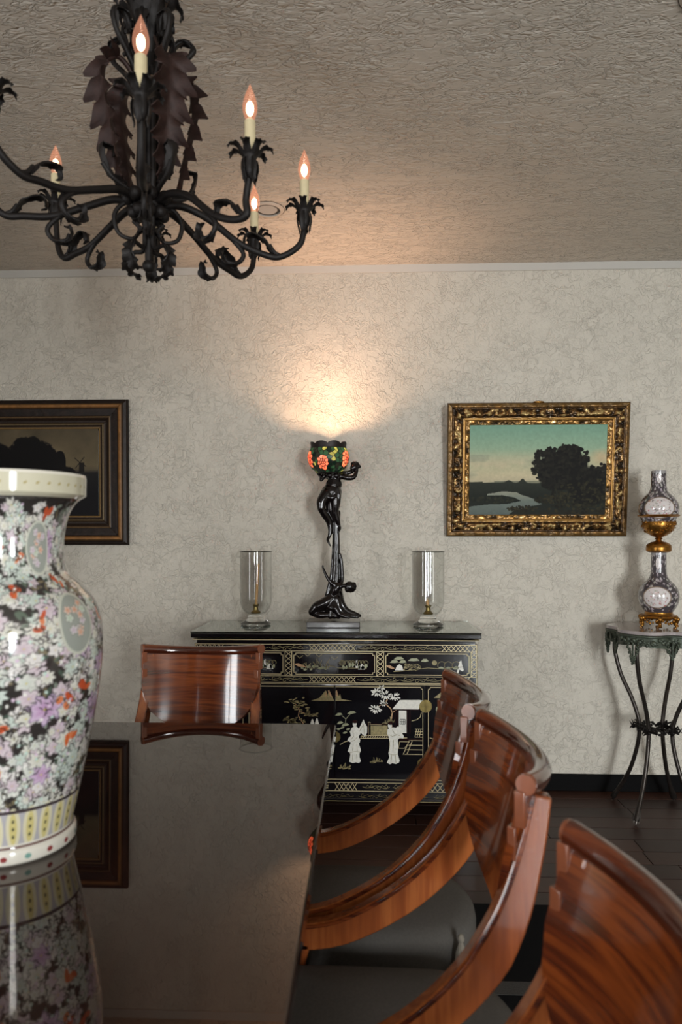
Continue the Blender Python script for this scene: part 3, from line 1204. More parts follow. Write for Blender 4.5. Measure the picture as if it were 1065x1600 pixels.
def landscape_mill():
    h, w = 230, 330
    y, x = np.mgrid[0:h, 0:w]
    y, x = y / h, x / w
    img = np.zeros((h, w, 3))
    cs = np.array([(84, 74, 58), (98, 86, 66), (104, 92, 70), (72, 64, 54)]) / 255.0
    for k in range(3):
        img[..., k] = np.interp(y, [0, 0.25, 0.42, 0.52], cs[:, k])
    n = fbm(h, w, 6, 21)
    img *= (0.86 + 0.28 * n)[..., None]
    mixc(img, (y - 0.46 - 0.02 * n) * 25, (34, 32, 32))
    mixc(img, np.clip((y - 0.5) * 4, 0, 1), (24, 22, 24))
    for cx, cy, rx, ry in ((0.18, 0.42, 0.2, 0.26), (0.4, 0.32, 0.13, 0.24), (0.55, 0.38, 0.12, 0.24), (0.68, 0.4, 0.06, 0.16), (0.47, 0.2, 0.07, 0.12), (0.74, 0.52, 0.08, 0.1)):
        d = np.hypot((x - cx) / rx, (y - cy) / ry)
        nn = fbm(h, w, 24, int(cx * 900))
        mixc(img, (1 - d + 0.3 * (nn - 0.5)) * 12, (22, 20, 20))
    # the windmill: body and four sails
    mixc(img, (np.abs(x - 0.862) < 0.020 + 0.02 * np.clip(y - 0.40, 0, 1)).astype(float) * (y > 0.385) * (y < 0.50) * 0.9, (28, 25, 24))
    for a in (0.55, 2.25, 3.85, 5.4):
        dx, dy = cos(a), sin(a)
        u = (x - 0.848) * 1.45 * dx + (y - 0.385) * dy
        v = -(x - 0.848) * 1.45 * dy + (y - 0.385) * dx
        mixc(img, ((u > 0) & (u < 0.085) & (np.abs(v) < 0.005)).astype(float) * 0.85, (30, 26, 24))
    return img


pr_ = empty('landscape_painting', (0.842, 3.482, 1.611))
tag(pr_, 'river landscape painting with dark trees in a carved gold frame, right of the lamp', 'painting')
pr_.rotation_euler.x = math.radians(5.0)
G = (128, 96, 50)
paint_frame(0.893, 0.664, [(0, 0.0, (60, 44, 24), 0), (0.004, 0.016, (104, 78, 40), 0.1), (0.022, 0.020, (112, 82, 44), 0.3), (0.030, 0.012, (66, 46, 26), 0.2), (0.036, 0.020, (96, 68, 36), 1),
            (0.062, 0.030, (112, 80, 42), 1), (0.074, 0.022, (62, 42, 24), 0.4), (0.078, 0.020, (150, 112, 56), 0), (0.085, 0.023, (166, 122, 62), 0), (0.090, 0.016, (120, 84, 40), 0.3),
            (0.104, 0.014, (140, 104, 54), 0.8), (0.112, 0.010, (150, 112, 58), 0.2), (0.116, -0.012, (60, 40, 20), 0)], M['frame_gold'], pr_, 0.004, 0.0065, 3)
canvas(0.67, 0.442, landscape_river(), pr_)
MB().ball((0.0, -0.006, 0.333), (0.028, 0.007, 0.006), 12, 6).build('crest_ornament', M['gilt'], pr_)

pl = empty('windmill_painting', (-1.70, 3.520, 1.610))
tag(pl, 'dusky windmill landscape painting in a dark brown frame, at the left edge behind the vase', 'painting')
pl.rotation_euler.x = math.radians(0.8)
D1, D2 = (34, 24, 19), (48, 34, 24)
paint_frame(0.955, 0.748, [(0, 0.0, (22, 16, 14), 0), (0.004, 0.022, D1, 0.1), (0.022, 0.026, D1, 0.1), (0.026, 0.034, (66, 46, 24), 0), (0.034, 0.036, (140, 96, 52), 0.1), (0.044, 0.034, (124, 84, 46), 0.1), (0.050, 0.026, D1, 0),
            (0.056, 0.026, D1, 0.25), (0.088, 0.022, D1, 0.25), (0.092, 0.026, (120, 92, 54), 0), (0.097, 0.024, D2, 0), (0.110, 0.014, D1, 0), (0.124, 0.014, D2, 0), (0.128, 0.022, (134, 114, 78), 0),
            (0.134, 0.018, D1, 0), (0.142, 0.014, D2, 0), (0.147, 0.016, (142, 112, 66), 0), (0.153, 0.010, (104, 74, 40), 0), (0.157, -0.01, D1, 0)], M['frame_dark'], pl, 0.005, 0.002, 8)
canvas(0.645, 0.445, landscape_mill(), pl)

# ------------------------------------------------------------------ lacquer sideboard
CX0, CYF = -0.145, 3.105
cab = empty('lacquer_sideboard', (CX0, CYF, 0))
tag(cab, 'black lacquer sideboard with gold line inlay and pearl figures against the far wall', 'sideboard')
CW = 0.635                                             # half width of the carcass
m = MB()
m.box((0, 0.205, 0.45), (CW * 2, 0.41, 0.70))
m.box((0, 0.205, 0.808), (CW * 2 - 0.02, 0.40, 0.024))
m.build('carcass', M['lacquer'], cab, bevel=0.002)
MB().box((0, 0.205, 0.835), (1.30, 0.436, 0.021)).build('top_board', M['lacquer'], cab, bevel=0.004)
MB().box((0, 0.205, 0.8165), (1.286, 0.426, 0.004)).build('gold_moulding', M['gold'], cab, bevel=0.001)
MB().box((0, 0.205, 0.8495), (1.302, 0.438, 0.006)).build('glass_top', M['top_glass'], cab, bevel=0.0012)
b = MB().box((0, 0.205, 0.104), (CW * 2 + 0.012, 0.42, 0.014))
b.build('base_moulding', M['lacquer'], cab, bevel=0.003)
for sx in (-1, 1):
    for yy in (0.0, 0.36):
        f = MB()
        f.prism([(0, 0), (0.05, 0), (0.062, 0.04), (0.12, 0.075), (0.17, 0.098), (0, 0.098)], 0.05, lambda x, z, h, sx=sx, yy=yy: (sx * (CW - x), yy + h, z))
        f.build('bracket_foot', M['lacquer'], cab, bevel=0.003)


def C(px, py):
    """front of the sideboard: drawing units -> local (x, z) in metres"""
    return -0.7917 + (px - 300) * 0.002875 - CX0, 1.275 - (py - 840) * 0.00287


def on_front(y0):
    return lambda x, z, h: (x, y0 - h, z)


class Inlay(MB):
    y0 = 0.0
    t = 0.0012

    def pl(self, pts, w=0.9, close=False):
        P = [C(*p) for p in pts]
        if close:
            P.append(P[0])
        w = w * 0.00287 / 2
        for a, b in zip(P[:-1], P[1:]):
            d = Vector((b[0] - a[0], b[1] - a[1]))
            if d.length < 1e-6:
                continue
            d.normalize()
            n = (-d.y * w, d.x * w)
            e = (d.x * w * 0.6, d.y * w * 0.6)
            self.prism([(a[0] - e[0] + n[0], a[1] - e[1] + n[1]), (a[0] - e[0] - n[0], a[1] - e[1] - n[1]), (b[0] + e[0] - n[0], b[1] + e[1] - n[1]), (b[0] + e[0] + n[0], b[1] + e[1] + n[1])], self.t, on_front(self.y0))
        return self

    def poly(self, pts, t=None):
        self.prism([C(*p) for p in pts], t or self.t, on_front(self.y0))
        return self

    def disc(self, cx, cy, rx, ry=None, ang=0.0, n=10, t=None, jag=0.0):
        ry = ry or rx
        pts = []
        for k in range(n):
            a = 2 * PI * k / n
            q = 1 + jag * (random.random() - 0.5)
            x, y = rx * cos(a) * q, ry * sin(a) * q
            pts.append((cx + x * cos(ang) - y * sin(ang), cy + x * sin(ang) + y * cos(ang)))
        return self.poly(pts, t)

    def arc(self, cx, cy, r, a0, a1, w=0.7, n=8, sq=1.0):
        pts = [(cx + r * cos(math.radians(a0 + (a1 - a0) * k / n)), cy + sq * r * sin(math.radians(a0 + (a1 - a0) * k / n))) for k in range(n + 1)]
        return self.pl(pts, w)

    def lattice(self, x0, x1, y0, y1, nx, ny=1, w=0.75):
        dx, dy = (x1 - x0) / nx, (y1 - y0) / ny
        for i in range(nx):
            for j in range(ny):
                a, b, c, d = x0 + i * dx, x0 + (i + 1) * dx, y0 + j * dy, y0 + (j + 1) * dy
                self.pl([(a, c), (b, d)], w)
                self.pl([(a, d), (b, c)], w)
        return self

    def scroll(self, x0, x1, yc, w=0.7):
        L = x1 - x0
        s = 1 if L > 0 else -1
        L = abs(L)
        self.pl([(x0 + s * L * t, yc + 2.6 * sin(t * 2 * PI * 1.5) * (1 - 0.5 * t)) for t in np.linspace(0, 1, 16)], w)
        for t in (0.12, 0.4, 0.66):
            self.arc(x0 + s * L * t, yc + (1.5 if t == 0.4 else -1.2), 2.3, 0, 300, w, 8)
            self.pl([(x0 + s * L * (t + 0.06), yc), (x0 + s * L * (t + 0.16), yc + (2.6 if t == 0.4 else -2.6)), (x0 + s * L * (t + 0.22), yc)], w * 0.8)
        return self


# drawers: three fronts standing slightly proud, each with gold border and a landscape in shell and gold paint
DRW = [(316, 446), (459, 588.5), (602, 734)]
for k, (a, c) in enumerate(DRW):
    (x0, z1), (x1, z0) = C(a, 1018), C(c, 1055.5)
    d = MB().box(((x0 + x1) / 2, -0.003, (z0 + z1) / 2), (x1 - x0, 0.010, z1 - z0)).build('drawer_front', M['lacquer'], cab, bevel=0.0015)
    g = Inlay()
    g.y0 = -0.008
    q = 3
    g.pl([(a + 2 + q, 1020), (c - 2 - q, 1020), (c - 2 - q, 1020 + q), (c - 2, 1020 + q), (c - 2, 1053 - q), (c - 2 - q, 1053 - q), (c - 2 - q, 1053), (a + 2 + q, 1053), (a + 2 + q, 1053 - q), (a + 2, 1053 - q), (a + 2, 1020 + q), (a + 2 + q, 1020 + q)], 0.9, True)
    g.build('gold_border', M['gold'], d, smooth=0)
    if k == 0:
        o_ = a - 459
    else:
        o_ = a - DRW[1][0]
    g = Inlay(); g.y0 = -0.008
    gp = Inlay(); gp.y0 = -0.008
    pe = Inlay(); pe.y0 = -0.008
    gr = Inlay(); gr.y0 = -0.008
    if k < 2:
        # rocks, grasses, deer and water bank
        gp.poly([(o_ + 461, 1037), (o_ + 468, 1036), (o_ + 476, 1039), (o_ + 480, 1042), (o_ + 468, 1041)])
        for j in range(14):
            x = o_ + 476 + j * 3.0 + random.uniform(-1, 1)
            hgt = random.uniform(6, 15)
            g.pl([(x, 1044), (x + random.uniform(-3, 3), 1044 - hgt * 0.6), (x + random.uniform(-6, 6), 1044 - hgt)], 0.8)
        for j in range(9):
            gr.disc(o_ + 474 + j * 4.6, 1042 + random.uniform(-2, 4), random.uniform(2, 4), random.uniform(1.2, 2.2), 0, 8, jag=0.5)
        for (bx, by) in ((470, 1026), (482, 1023), (500, 1024), (524, 1028)):
            g.pl([(o_ + bx - 4, by - 2), (o_ + bx, by + 2), (o_ + bx + 5, by - 2)], 0.8)
        g.pl([(o_ + 508, 1042), (o_ + 520, 1040), (o_ + 530, 1043), (o_ + 545, 1043), (o_ + 574, 1043)], 0.8)
        for j in range(8):
            x = o_ + 538 + j * 5
            gr.disc(x, 1040 + random.uniform(-3, 2), random.uniform(1.5, 3), random.uniform(2, 4), 0, 8, jag=0.5)
            g.arc(x, 1035, 3.5, 180, 400, 0.7, 6)
        g.arc(o_ + 536, 1035, 4.2, 0, 340, 0.8)
        g.arc(o_ + 536, 1035, 2.2, 0, 340, 0.7)
        pe.poly([(o_ + 561, 1045), (o_ + 563, 1039), (o_ + 567, 1036.5), (o_ + 570, 1039), (o_ + 572, 1045)])
        pe.poly([(o_ + 557, 1043), (o_ + 557.5, 1031), (o_ + 560, 1030), (o_ + 560.5, 1043)])
    else:
        # flat-topped pines, pavilion mound, lady at the right
        for (x, y, w) in ((624, 1027, 8), (617, 1032, 7), (630, 1032, 6), (647, 1029, 9), (664, 1030, 6)):
            gr.poly([(x - w, y + 2), (x - w * 0.4, y - 2), (x + w * 0.5, y - 2), (x + w, y + 1.5), (x, y + 2.6)])
        gp.poly([(604, 1038), (610, 1038), (618, 1043), (614, 1044), (606, 1041)])
        pe.poly([(618, 1046), (621, 1039), (625, 1036.5), (629, 1039), (631, 1046)])
        for j in range(20):
            g.disc(632 + j * 1.3, 1045 - random.uniform(0, 9), random.uniform(1, 2.2), None, 0, 7, jag=0.4)
        for x in (640, 646, 652):
            g.arc(x, 1041, 5, 180, 360, 0.7)
        g.pl([(616, 1048), (640, 1046), (668, 1042), (690, 1043), (734 - 12, 1040)], 0.8)
        g.disc(679, 1034, 4, 4, 0, 10)
        for x in (690, 700, 712):
            g.arc(x, 1038, 6, 150, 330, 0.8)
            gr.disc(x, 1042, 4, 2.5, 0, 8, jag=0.5)
        pe.poly([(713, 1049), (715, 1040), (717, 1032), (720, 1030), (721, 1036), (724, 1045), (722, 1047), (717, 1044), (716, 1049)])
    g.build('gold_drawing', M['gold_dim'], d, smooth=0)['kind'] = 'stuff'
    gp.build('pink_rock', M['gold_pink'], d, smooth=0)
    pe.build('pearl_figure', M['pearl'], d, smooth=0)['kind'] = 'stuff'
    gr.build('green_foliage', M['pearl_green'], d, smooth=0)['kind'] = 'stuff'

# doors: a centre pair and two narrow side doors
doors = []
for (a, c) in ((312, 384), (388.5, 524.2), (525.2, 663.5), (667, 739)):
    (x0, z1), (x1, z0) = C(a, 1070), C(c, 1214)
    d = MB().box(((x0 + x1) / 2, -0.004, (z0 + z1) / 2), (x1 - x0, 0.012, z1 - z0)).build('door', M['lacquer'], cab, bevel=0.0015)
    doors.append(d)
YD = -0.010
for d, runs in ((doors[0], [[(314.5, 1212), (314.5, 1074), (317, 1072), (379, 1072), (381.5, 1074), (381.5, 1212)]]),
                (doors[1], [[(391, 1212), (391, 1074), (393, 1072), (523.4, 1072)]]),
                (doors[2], [[(526, 1072), (658, 1072), (658.5, 1074.5), (661, 1075), (661, 1212)]]),
                (doors[3], [[(669.5, 1212), (669.5, 1075), (672, 1074.5), (672.5, 1072), (734, 1072), (737, 1074), (737, 1212)]])):
    g = Inlay(); g.y0 = YD
    for r_ in runs:
        g.pl(r_, 0.9)
    g.build('gold_border', M['gold'], d, smooth=0)


def Q5(pts):
    return [(520 + x / 5.325, 1100 + y / 5.325) for x, y in pts]


def Q4(pts):
    return [(580 + x / 5.917, 990 + y / 5.917) for x, y in pts]


SMALL = ('lady_sleeve', 'robe_folds', 'gold_fence_and_stairs', 'hair', 'white_leaves', 'grass_tufts', 'stone_bank', 'pine_foliage', 'small_figures', 'hanging_foliage', 'gold_drawing', 'screen_window', 'red_posts')   # pieces of a few pixels


def part(name, mat, d, fill, y0=YD, bevel=0.0):
    g = Inlay(); g.y0 = y0
    fill(g)
    o = g.build(name, M[mat], d, smooth=0, bevel=bevel)
    if name in SMALL:
        o['kind'] = 'stuff'
    return o


R3 = doors[2]
# first lady: robe, sleeves, head, hair, fan-like bundle
def lady1(g):
    g.poly(Q5([(145, 470), (155, 410), (150, 395), (132, 385), (160, 310), (130, 295), (138, 275), (160, 255), (152, 225), (165, 190), (185, 178), (205, 178), (222, 195), (248, 215), (236, 240), (222, 262), (236, 290), (232, 310), (225, 320), (242, 375), (230, 400), (230, 430), (242, 465), (225, 480), (200, 474), (175, 481)]), 0.003)
def lady1b(g):
    g.poly(Q5([(222, 205), (240, 165), (262, 118), (275, 150), (293, 180), (292, 230), (275, 262), (250, 240)]), 0.0022)
    g.disc(*Q5([(190, 158)])[0], 3.2, 4.2, 0, 10, 0.0028)
def lady2(g):
    g.poly(Q5([(455, 475), (475, 430), (468, 395), (480, 330), (470, 260), (455, 230), (462, 198), (480, 185), (505, 182), (530, 185), (545, 172), (565, 185), (572, 215), (595, 255), (590, 272), (560, 268), (545, 285), (550, 340), (545, 400), (560, 455), (555, 472), (530, 484), (500, 478), (480, 487)]), 0.003)
def lady2b(g):
    g.disc(*Q5([(480, 168)])[0], 3.2, 4.2, 0, 10, 0.0028)
    g.poly(Q5([(540, 190), (560, 176), (570, 210), (560, 240), (545, 235)]), 0.0038)
part('lady_figure', 'pearl', R3, lady1, bevel=0.0006)
part('lady_sleeve', 'pearl', R3, lady1b, bevel=0.0005)
part('lady_figure', 'pearl', R3, lady2, bevel=0.0006)
part('lady_sleeve', 'pearl', R3, lady2b, bevel=0.0005)
def folds(g):
    for pts in ([(165, 300), (190, 290), (212, 262)], [(150, 395), (185, 385), (238, 388)], [(175, 215), (182, 260), (160, 285)], [(180, 320), (172, 380)], [(208, 320), (212, 380)], [(175, 410), (170, 465)], [(205, 405), (210, 468)],
                [(470, 240), (500, 255), (535, 245)], [(480, 290), (475, 385)], [(510, 285), (505, 395)], [(475, 400), (510, 408), (548, 400)], [(495, 410), (488, 475)], [(525, 410), (530, 478)], [(500, 200), (520, 235), (560, 250)], [(230, 215), (262, 160), (270, 240)]):
        g.pl(Q5(pts), 0.5)
part('robe_folds', 'gold_dim', R3, folds, YD - 0.0032)
def hair(g):
    g.disc(*Q5([(192, 138)])[0], 4, 2.6, 0, 9, 0.004)
    g.disc(*Q5([(486, 148)])[0], 4, 2.6, 0, 9, 0.004)
part('hair', 'lacquer_red', R3, hair)
# pavilion
part('pavilion_roof', 'pearl', R3, lambda g: g.poly(Q4([(200, 686), (268, 602), (450, 600), (482, 606), (482, 640), (450, 660), (440, 686)]), 0.003), bevel=0.0005)
part('pavilion_screen', 'pearl', R3, lambda g: g.poly(Q4([(260, 698), (330, 698), (330, 905), (260, 905)]), 0.0022))
def win(g):
    g.pl(Q4([(272, 778), (318, 778), (318, 822), (272, 822)]), 0.8, True)
    for k in (1, 2):
        g.pl(Q4([(272 + 15.3 * k, 778), (272 + 15.3 * k, 822)]), 0.8)
    g.pl(Q4([(272, 800), (318, 800)]), 0.8)
part('screen_window', 'lacquer', R3, win, YD - 0.0022)
def posts(g):
    for x in (225, 250, 340, 362):
        g.pl(Q4([(x, 690), (x, 905)]), 1.6)
    g.pl(Q4([(200, 690), (445, 690)]), 1.4)
    g.pl(Q5([(300, 150), (300, 250)]), 2)
    g.pl(Q5([(310, 155), (470, 158)]), 1.6)
    g.pl(Q5([(560, 280), (740, 280)]), 2.2)
part('red_posts', 'lacquer_red', R3, posts, YD - 0.0004)
def fence(g):
    g.pl(Q5([(70, 330), (110, 305), (250, 275), (470, 272), (620, 268)]), 0.9)
    g.pl(Q5([(240, 262), (300, 252), (470, 252)]), 0.9)
    for k in range(12):
        x = 250 + k * 19
        g.pl(Q5([(x, 253), (x - 8, 272)]), 0.8)
    g.pl(Q5([(305, 150), (305, 250)]), 0.7)
    g.pl(Q5([(318, 160), (465, 165)]), 0.7)
    g.arc(*Q5([(310, 150)])[0], 1.8, 0, 360, 0.7)
    # stair rails and treads
    for k in range(4):
        g.pl(Q5([(650 - 16 * k, 290 + 38 * k), (752, 290 + 38 * k)]), 0.8)
    g.pl(Q5([(665, 290), (620, 404)]), 0.9)
    g.pl(Q5([(640, 290), (590, 404)]), 0.9)
    for k in range(4):
        g.pl(Q5([(688, 195 + 22 * k), (752, 195 + 22 * k)]), 0.8)
    for x in (700, 718, 736):
        g.pl(Q5([(x, 195), (x - 14, 262)]), 0.8)
    # curved rail beside the screen
    g.pl(Q5([(738, 60), (730, 95), (700, 118), (660, 128)]), 0.8)
    g.pl(Q5([(560, 300), (640, 300), (600, 355), (550, 355)]), 0.6, True)
part('gold_fence_and_stairs', 'gold', R3, fence)
def yellow(g):
    g.poly(Q5([(322, 170), (462, 172), (462, 246), (322, 246)]))
part('reed_panel', 'gold_dim', R3, yellow, YD + 0.0006)
# blossom tree with white leaves
def leaves(g):
    for cx, cy, n_, R in ((590, 1080, 12, 8), (603, 1084, 11, 8), (617, 1087, 10, 7), (588, 1106, 12, 8), (600, 1097, 8, 5), (597, 1073, 5, 4)):
        for k in range(n_):
            a = 2 * PI * k / n_ + random.random() * 0.5
            q = R * random.uniform(0.45, 1.0)
            g.disc(cx + q * cos(a), cy + q * 0.8 * sin(a), 3.0, 1.1, a, 7)
part('white_leaves', 'pearl', R3, leaves)
def trunk(g):
    g.pl(Q4([(195, 850), (190, 800), (200, 720), (185, 680), (150, 650), (140, 620), (155, 600)]), 1.6)
    g.pl(Q4([(150, 650), (110, 640), (80, 660)]), 1.0)
    g.pl(Q4([(200, 720), (240, 690)]), 1.0)
part('tree_trunk', 'gold_pink', R3, trunk)
def tufts(g):
    for cx, cy, s in ((590, 1186, 9), (541, 1196, 9), (612, 1124, 6), (603, 1128, 5)):
        for k in range(12):
            x = cx + random.uniform(-s, s)
            g.pl([(x, cy + 2), (x + random.uniform(-2, 2), cy + 2 - random.uniform(2, 9) * (1 - abs(x - cx) / s / 1.4))], 0.8)
        for k in range(5):
            g.disc(cx + random.uniform(-s, s), cy + 2 + random.uniform(-1, 1.5), 2.8, 0.9, 0, 7)
part('grass_tufts', 'gold_dim', R3, tufts)
def pines(g):
    for x, y, w in ((531, 1115, 6), (551, 1112, 7), (533, 1128, 5), (541, 1131, 6)):
        g.poly([(x - w, y + 2), (x - w * 0.3, y - 2.2), (x + w * 0.5, y - 2.4), (x + w, y), (x, y + 2)])
    g.pl([(541, 1130), (542, 1122), (536, 1117)], 0.8)
    g.pl([(542, 1122), (549, 1114)], 0.8)
    for k in range(7):
        g.disc(531 + k * 5, 1138 + random.uniform(-3, 6), 3.4, 1.6, -0.3, 7, jag=0.5)
part('stone_bank', 'pearl_green', R3, pines)
# left centre door: pine tree, mountains across the seam, small figures
L2 = doors[1]
def bigpine(g):
    for cx, cy, n_, w in ((462, 1094, 16, 14), (472, 1104, 14, 11), (486, 1114, 14, 12), (458, 1124, 16, 14), (470, 1128, 12, 12)):
        for k in range(n_):
            g.disc(cx + random.uniform(-w, w), cy + random.uniform(-4.5, 4.5), random.uniform(2, 4.2), random.uniform(0.8, 1.6), random.uniform(-0.5, 0.3), 7, jag=0.4)
part('pine_foliage', 'gold_dim', L2, bigpine)
part('pine_trunk', 'gold_pink', L2, lambda g: g.pl([(476, 1130), (468, 1118), (470, 1108), (464, 1100)], 1.2).pl([(470, 1110), (482, 1116)], 1.0))
def small(g):
    g.poly([(487, 1129), (489, 1123), (491, 1123), (493, 1129), (492, 1142), (487, 1142)])
    g.poly([(494, 1129), (496, 1121.5), (498, 1121.5), (500, 1129), (500, 1144), (494, 1144)])
    for x, y in ((470, 1160), (455, 1165)):
        g.poly([(x - 3, y + 25), (x - 2, y), (x, y - 7), (x + 3, y), (x + 4, y + 25)])
part('small_figures', 'pearl', L2, small)
def mount(g, x0, x1):
    peaks = [(488, 1094), (500, 1090), (504, 1086), (510, 1078), (512, 1079), (513, 1086), (516, 1077), (520, 1086), (522, 1090), (524, 1094)] if x1 < 525 else [(526, 1094), (526, 1078), (528, 1077), (531, 1087), (533, 1083), (535, 1091), (552, 1094)]
    g.poly(peaks)
part('mountain', 'gold_dim', L2, lambda g: mount(g, 488, 524))
part('mountain', 'gold_dim', R3, lambda g: mount(g, 526, 552))
part('mountain_crag', 'gold_pink', L2, lambda g: g.poly([(510, 1087), (511, 1079), (513, 1087)]).poly([(514, 1078), (516, 1077), (521, 1088), (518, 1088)]), YD - 0.0013)
part('mountain_crag', 'gold_pink', R3, lambda g: g.poly([(526, 1086), (526.4, 1078), (528, 1077), (530, 1087)]), YD - 0.0013)
# right narrow door: hanging foliage and bank; left narrow door the same
def hang(g):
    for x, y0_, y1_ in ((683, 1105, 1138), (686, 1102, 1145), (690, 1104, 1150), (694, 1108, 1140), (720, 1100, 1140)):
        for k in range(6):
            g.disc(x + random.uniform(-1, 1), y0_ + (y1_ - y0_) * k / 5, 1.5, 4, 0.1, 7, jag=0.4)
part('hanging_foliage', 'pearl_green', doors[3], hang)
part('gold_drawing', 'gold_dim', doors[3], lambda g: g.pl([(672, 1150), (682, 1153), (694, 1158)], 1.2).poly([(678, 1088), (688, 1080), (692, 1078), (694, 1089)]).disc(700, 1180, 8, 3, 0, 9, jag=0.4))
part('gold_drawing', 'gold_dim', doors[0], lambda g: g.poly([(330, 1090), (345, 1080), (350, 1086), (362, 1092)]).disc(345, 1150, 18, 6, 0, 9, jag=0.4).disc(350, 1120, 12, 5, 0, 9, jag=0.5))
# round brass lock plate and hinge plate over the seam between centre and right doors
def plate(px, py, r_, d):
    x, z = C(px, py)
    q = MB()
    q.tube([(x, -0.0102, z), (x, -0.0135, z)], [r_, r_ * 0.96], 24)
    o = q.build('lock_plate', M['brass'], d, smooth=30)
    q = MB()
    q.box((x, -0.0145, z), (0.006, 0.004, r_ * 1.7))
    q.tube([(x, -0.013, z + r_ * 0.3), (x, -0.020, z + r_ * 0.3)], 0.004, 8)
    q.build('lock_bar', M['brass'], o, bevel=0.001)
plate(665.2, 1101, 0.029, R3)
plate(660.5, 1190, 0.024, R3)
plate(386.3, 1101, 0.029, L2)
plate(524.7, 1150, 0.026, L2)

# gold line and lattice bands on the carcass
g = Inlay()
for y in (1007, 1017.2, 1056.3, 1066.5, 1217, 1222, 1235):
    g.pl([(305.5, y), (744.5, y)], 0.9)
for x in (305.6, 744.4):
    g.pl([(x, 1007), (x, 1235)], 0.9)
for x in (315, 447, 457.5, 590, 600.5, 735.5):
    g.pl([(x, 1017), (x, 1056)], 0.9)
g.pl([(312, 1068.7), (739, 1068.7)], 0.8)
g.build('gold_lines', M['gold'], cab, smooth=0)
g = Inlay()
for (a, c, nn) in ((307, 350, 6), (485, 557, 10), (691, 733, 6)):
    g.lattice(a, c, 1008, 1016.5, nn)
    g.lattice(a, c, 1057, 1065.7, nn)
for x in (447.5, 590.5, 736, 306):
    g.lattice(x, x + 9.5 - (1 if x > 700 or x < 310 else 0), 1018, 1055.5, 1, 5)
g.lattice(736, 744, 1068, 1214, 1, 18)
g.lattice(306, 311.5, 1068, 1214, 1, 18)
g.lattice(525, 559, 1223, 1234, 5)
g.lattice(330, 372, 1223, 1234, 5)
g.lattice(660, 700, 1223, 1234, 5)
g.lattice(736, 744, 1008, 1017, 1)
g.build('gold_lattice', M['gold'], cab, smooth=0)['kind'] = 'stuff'
g = Inlay()
for yc in (1012, 1061.5):
    for a, c in ((420, 352), (422, 482), (625, 560), (627, 690)):
        g.scroll(a, c, yc)
for a, c in ((610, 568), (615, 655), (420, 380), (425, 500)):
    g.scroll(a, c, 1228.5, 0.6)
g.build('gold_scrollwork', M['gold_dim'], cab, smooth=0)['kind'] = 'stuff'
g = Inlay()
for k in range(7):
    g.scroll(330 + k * 58, 380 + k * 58, 1243, 0.45)
g.build('plinth_scrollwork', M['brass'], cab, smooth=0)['kind'] = 'stuff'
g = Inlay(); g.y0 = -0.006
g.pl([(303.5, 1250), (746.5, 1250)], 0.8)
g.build('base_gold_line', M['gold_dim'], cab, smooth=0)

CT = 0.8528                                             # top of the glass plate
# ------------------------------------------------------------------ hurricane glasses
def hurricane(x, y, label):
    root = empty('hurricane_glass', (x, y, CT))
    tag(root, label, 'candle holder', 'hurricane glasses on the sideboard')
    out = [(0.0765, 0.352), (0.0775, 0.356), (0.082, 0.358)]
    body_o = [(0.018, 0.045), (0.040, 0.052), (0.062, 0.072), (0.074, 0.100), (0.0765, 0.140), (0.0765, 0.340), (0.078, 0.351), (0.083, 0.356)]
    body_i = [(0.0815, 0.3575), (0.0755, 0.352), (0.0745, 0.340), (0.0745, 0.140), (0.072, 0.102), (0.060, 0.076), (0.040, 0.058), (0.0, 0.052)]
    MB().lathe(spline([(r_, z, 0) for r_, z in body_o], 30) and [(p_[0], p_[1]) for p_ in spline([(r_, z, 0) for r_, z in body_o], 30)] + [(p_[0], p_[1]) for p_ in spline([(r_, z, 0) for r_, z in body_i], 30)], 48).build('cylinder', M['glass'], root, smooth=60)
    ft = [(0.0, 0.0), (0.066, 0.0), (0.073, 0.004), (0.073, 0.009), (0.062, 0.017), (0.045, 0.026), (0.038, 0.033), (0.040, 0.040), (0.034, 0.046), (0.0, 0.050)]
    MB().lathe(ft, 40).build('foot', M['glass_foot'], root, smooth=50)
    # small candle cup on the bottom of the bowl
    MB().lathe([(0.0, 0.054), (0.022, 0.055), (0.024, 0.062), (0.013, 0.072), (0.011, 0.088), (0.015, 0.094), (0.015, 0.100), (0.009, 0.100), (0.009, 0.080), (0.0, 0.080)], 20).build('candle_cup', M['brass'], root, smooth=40)
    return root


HX = ((-0.540, 3.345), (0.290, 3.330))
hurricane(*HX[0], 'clear footed hurricane glass left of the bronze lamp, holding a tall tan taper')
hurricane(*HX[1], 'clear footed hurricane glass right of the bronze lamp, holding a short candle stub')
cn = MB()
cn.tube([(0, 0, 0.0), (0.006, 0, 0.10), (0.013, 0, 0.215)], [0.0068, 0.0064, 0.0060], 14)
tc = cn.build('taper_candle', M['taper'], None)
tc.location = (HX[0][0], HX[0][1], CT + 0.0815)
tag(tc, 'tall slightly leaning tan taper candle in the left hurricane glass', 'candle')
cn = MB()
cn.tube([(0, 0, 0.0), (-0.004, 0, 0.045)], [0.0072, 0.0070], 14)
cn.tube([(-0.004, 0, 0.045), (-0.0045, 0, 0.050)], 0.0012, 5)
tc = cn.build('candle_stub', M['taper'], None)
tc.location = (HX[1][0], HX[1][1], CT + 0.0815)
tag(tc, 'short tan candle stub in the right hurricane glass', 'candle')

# ------------------------------------------------------------------ figural bronze lamp
LXC, LYC = -0.160, 3.315
lamp = empty('figural_lamp', (LXC, LYC, CT))
tag(lamp, 'dark bronze figural lamp with glowing stained glass bowl shade, centred on the sideboard', 'lamp')
KS = 3.31 / 1084 / 5.0                                   # drawing unit -> metre


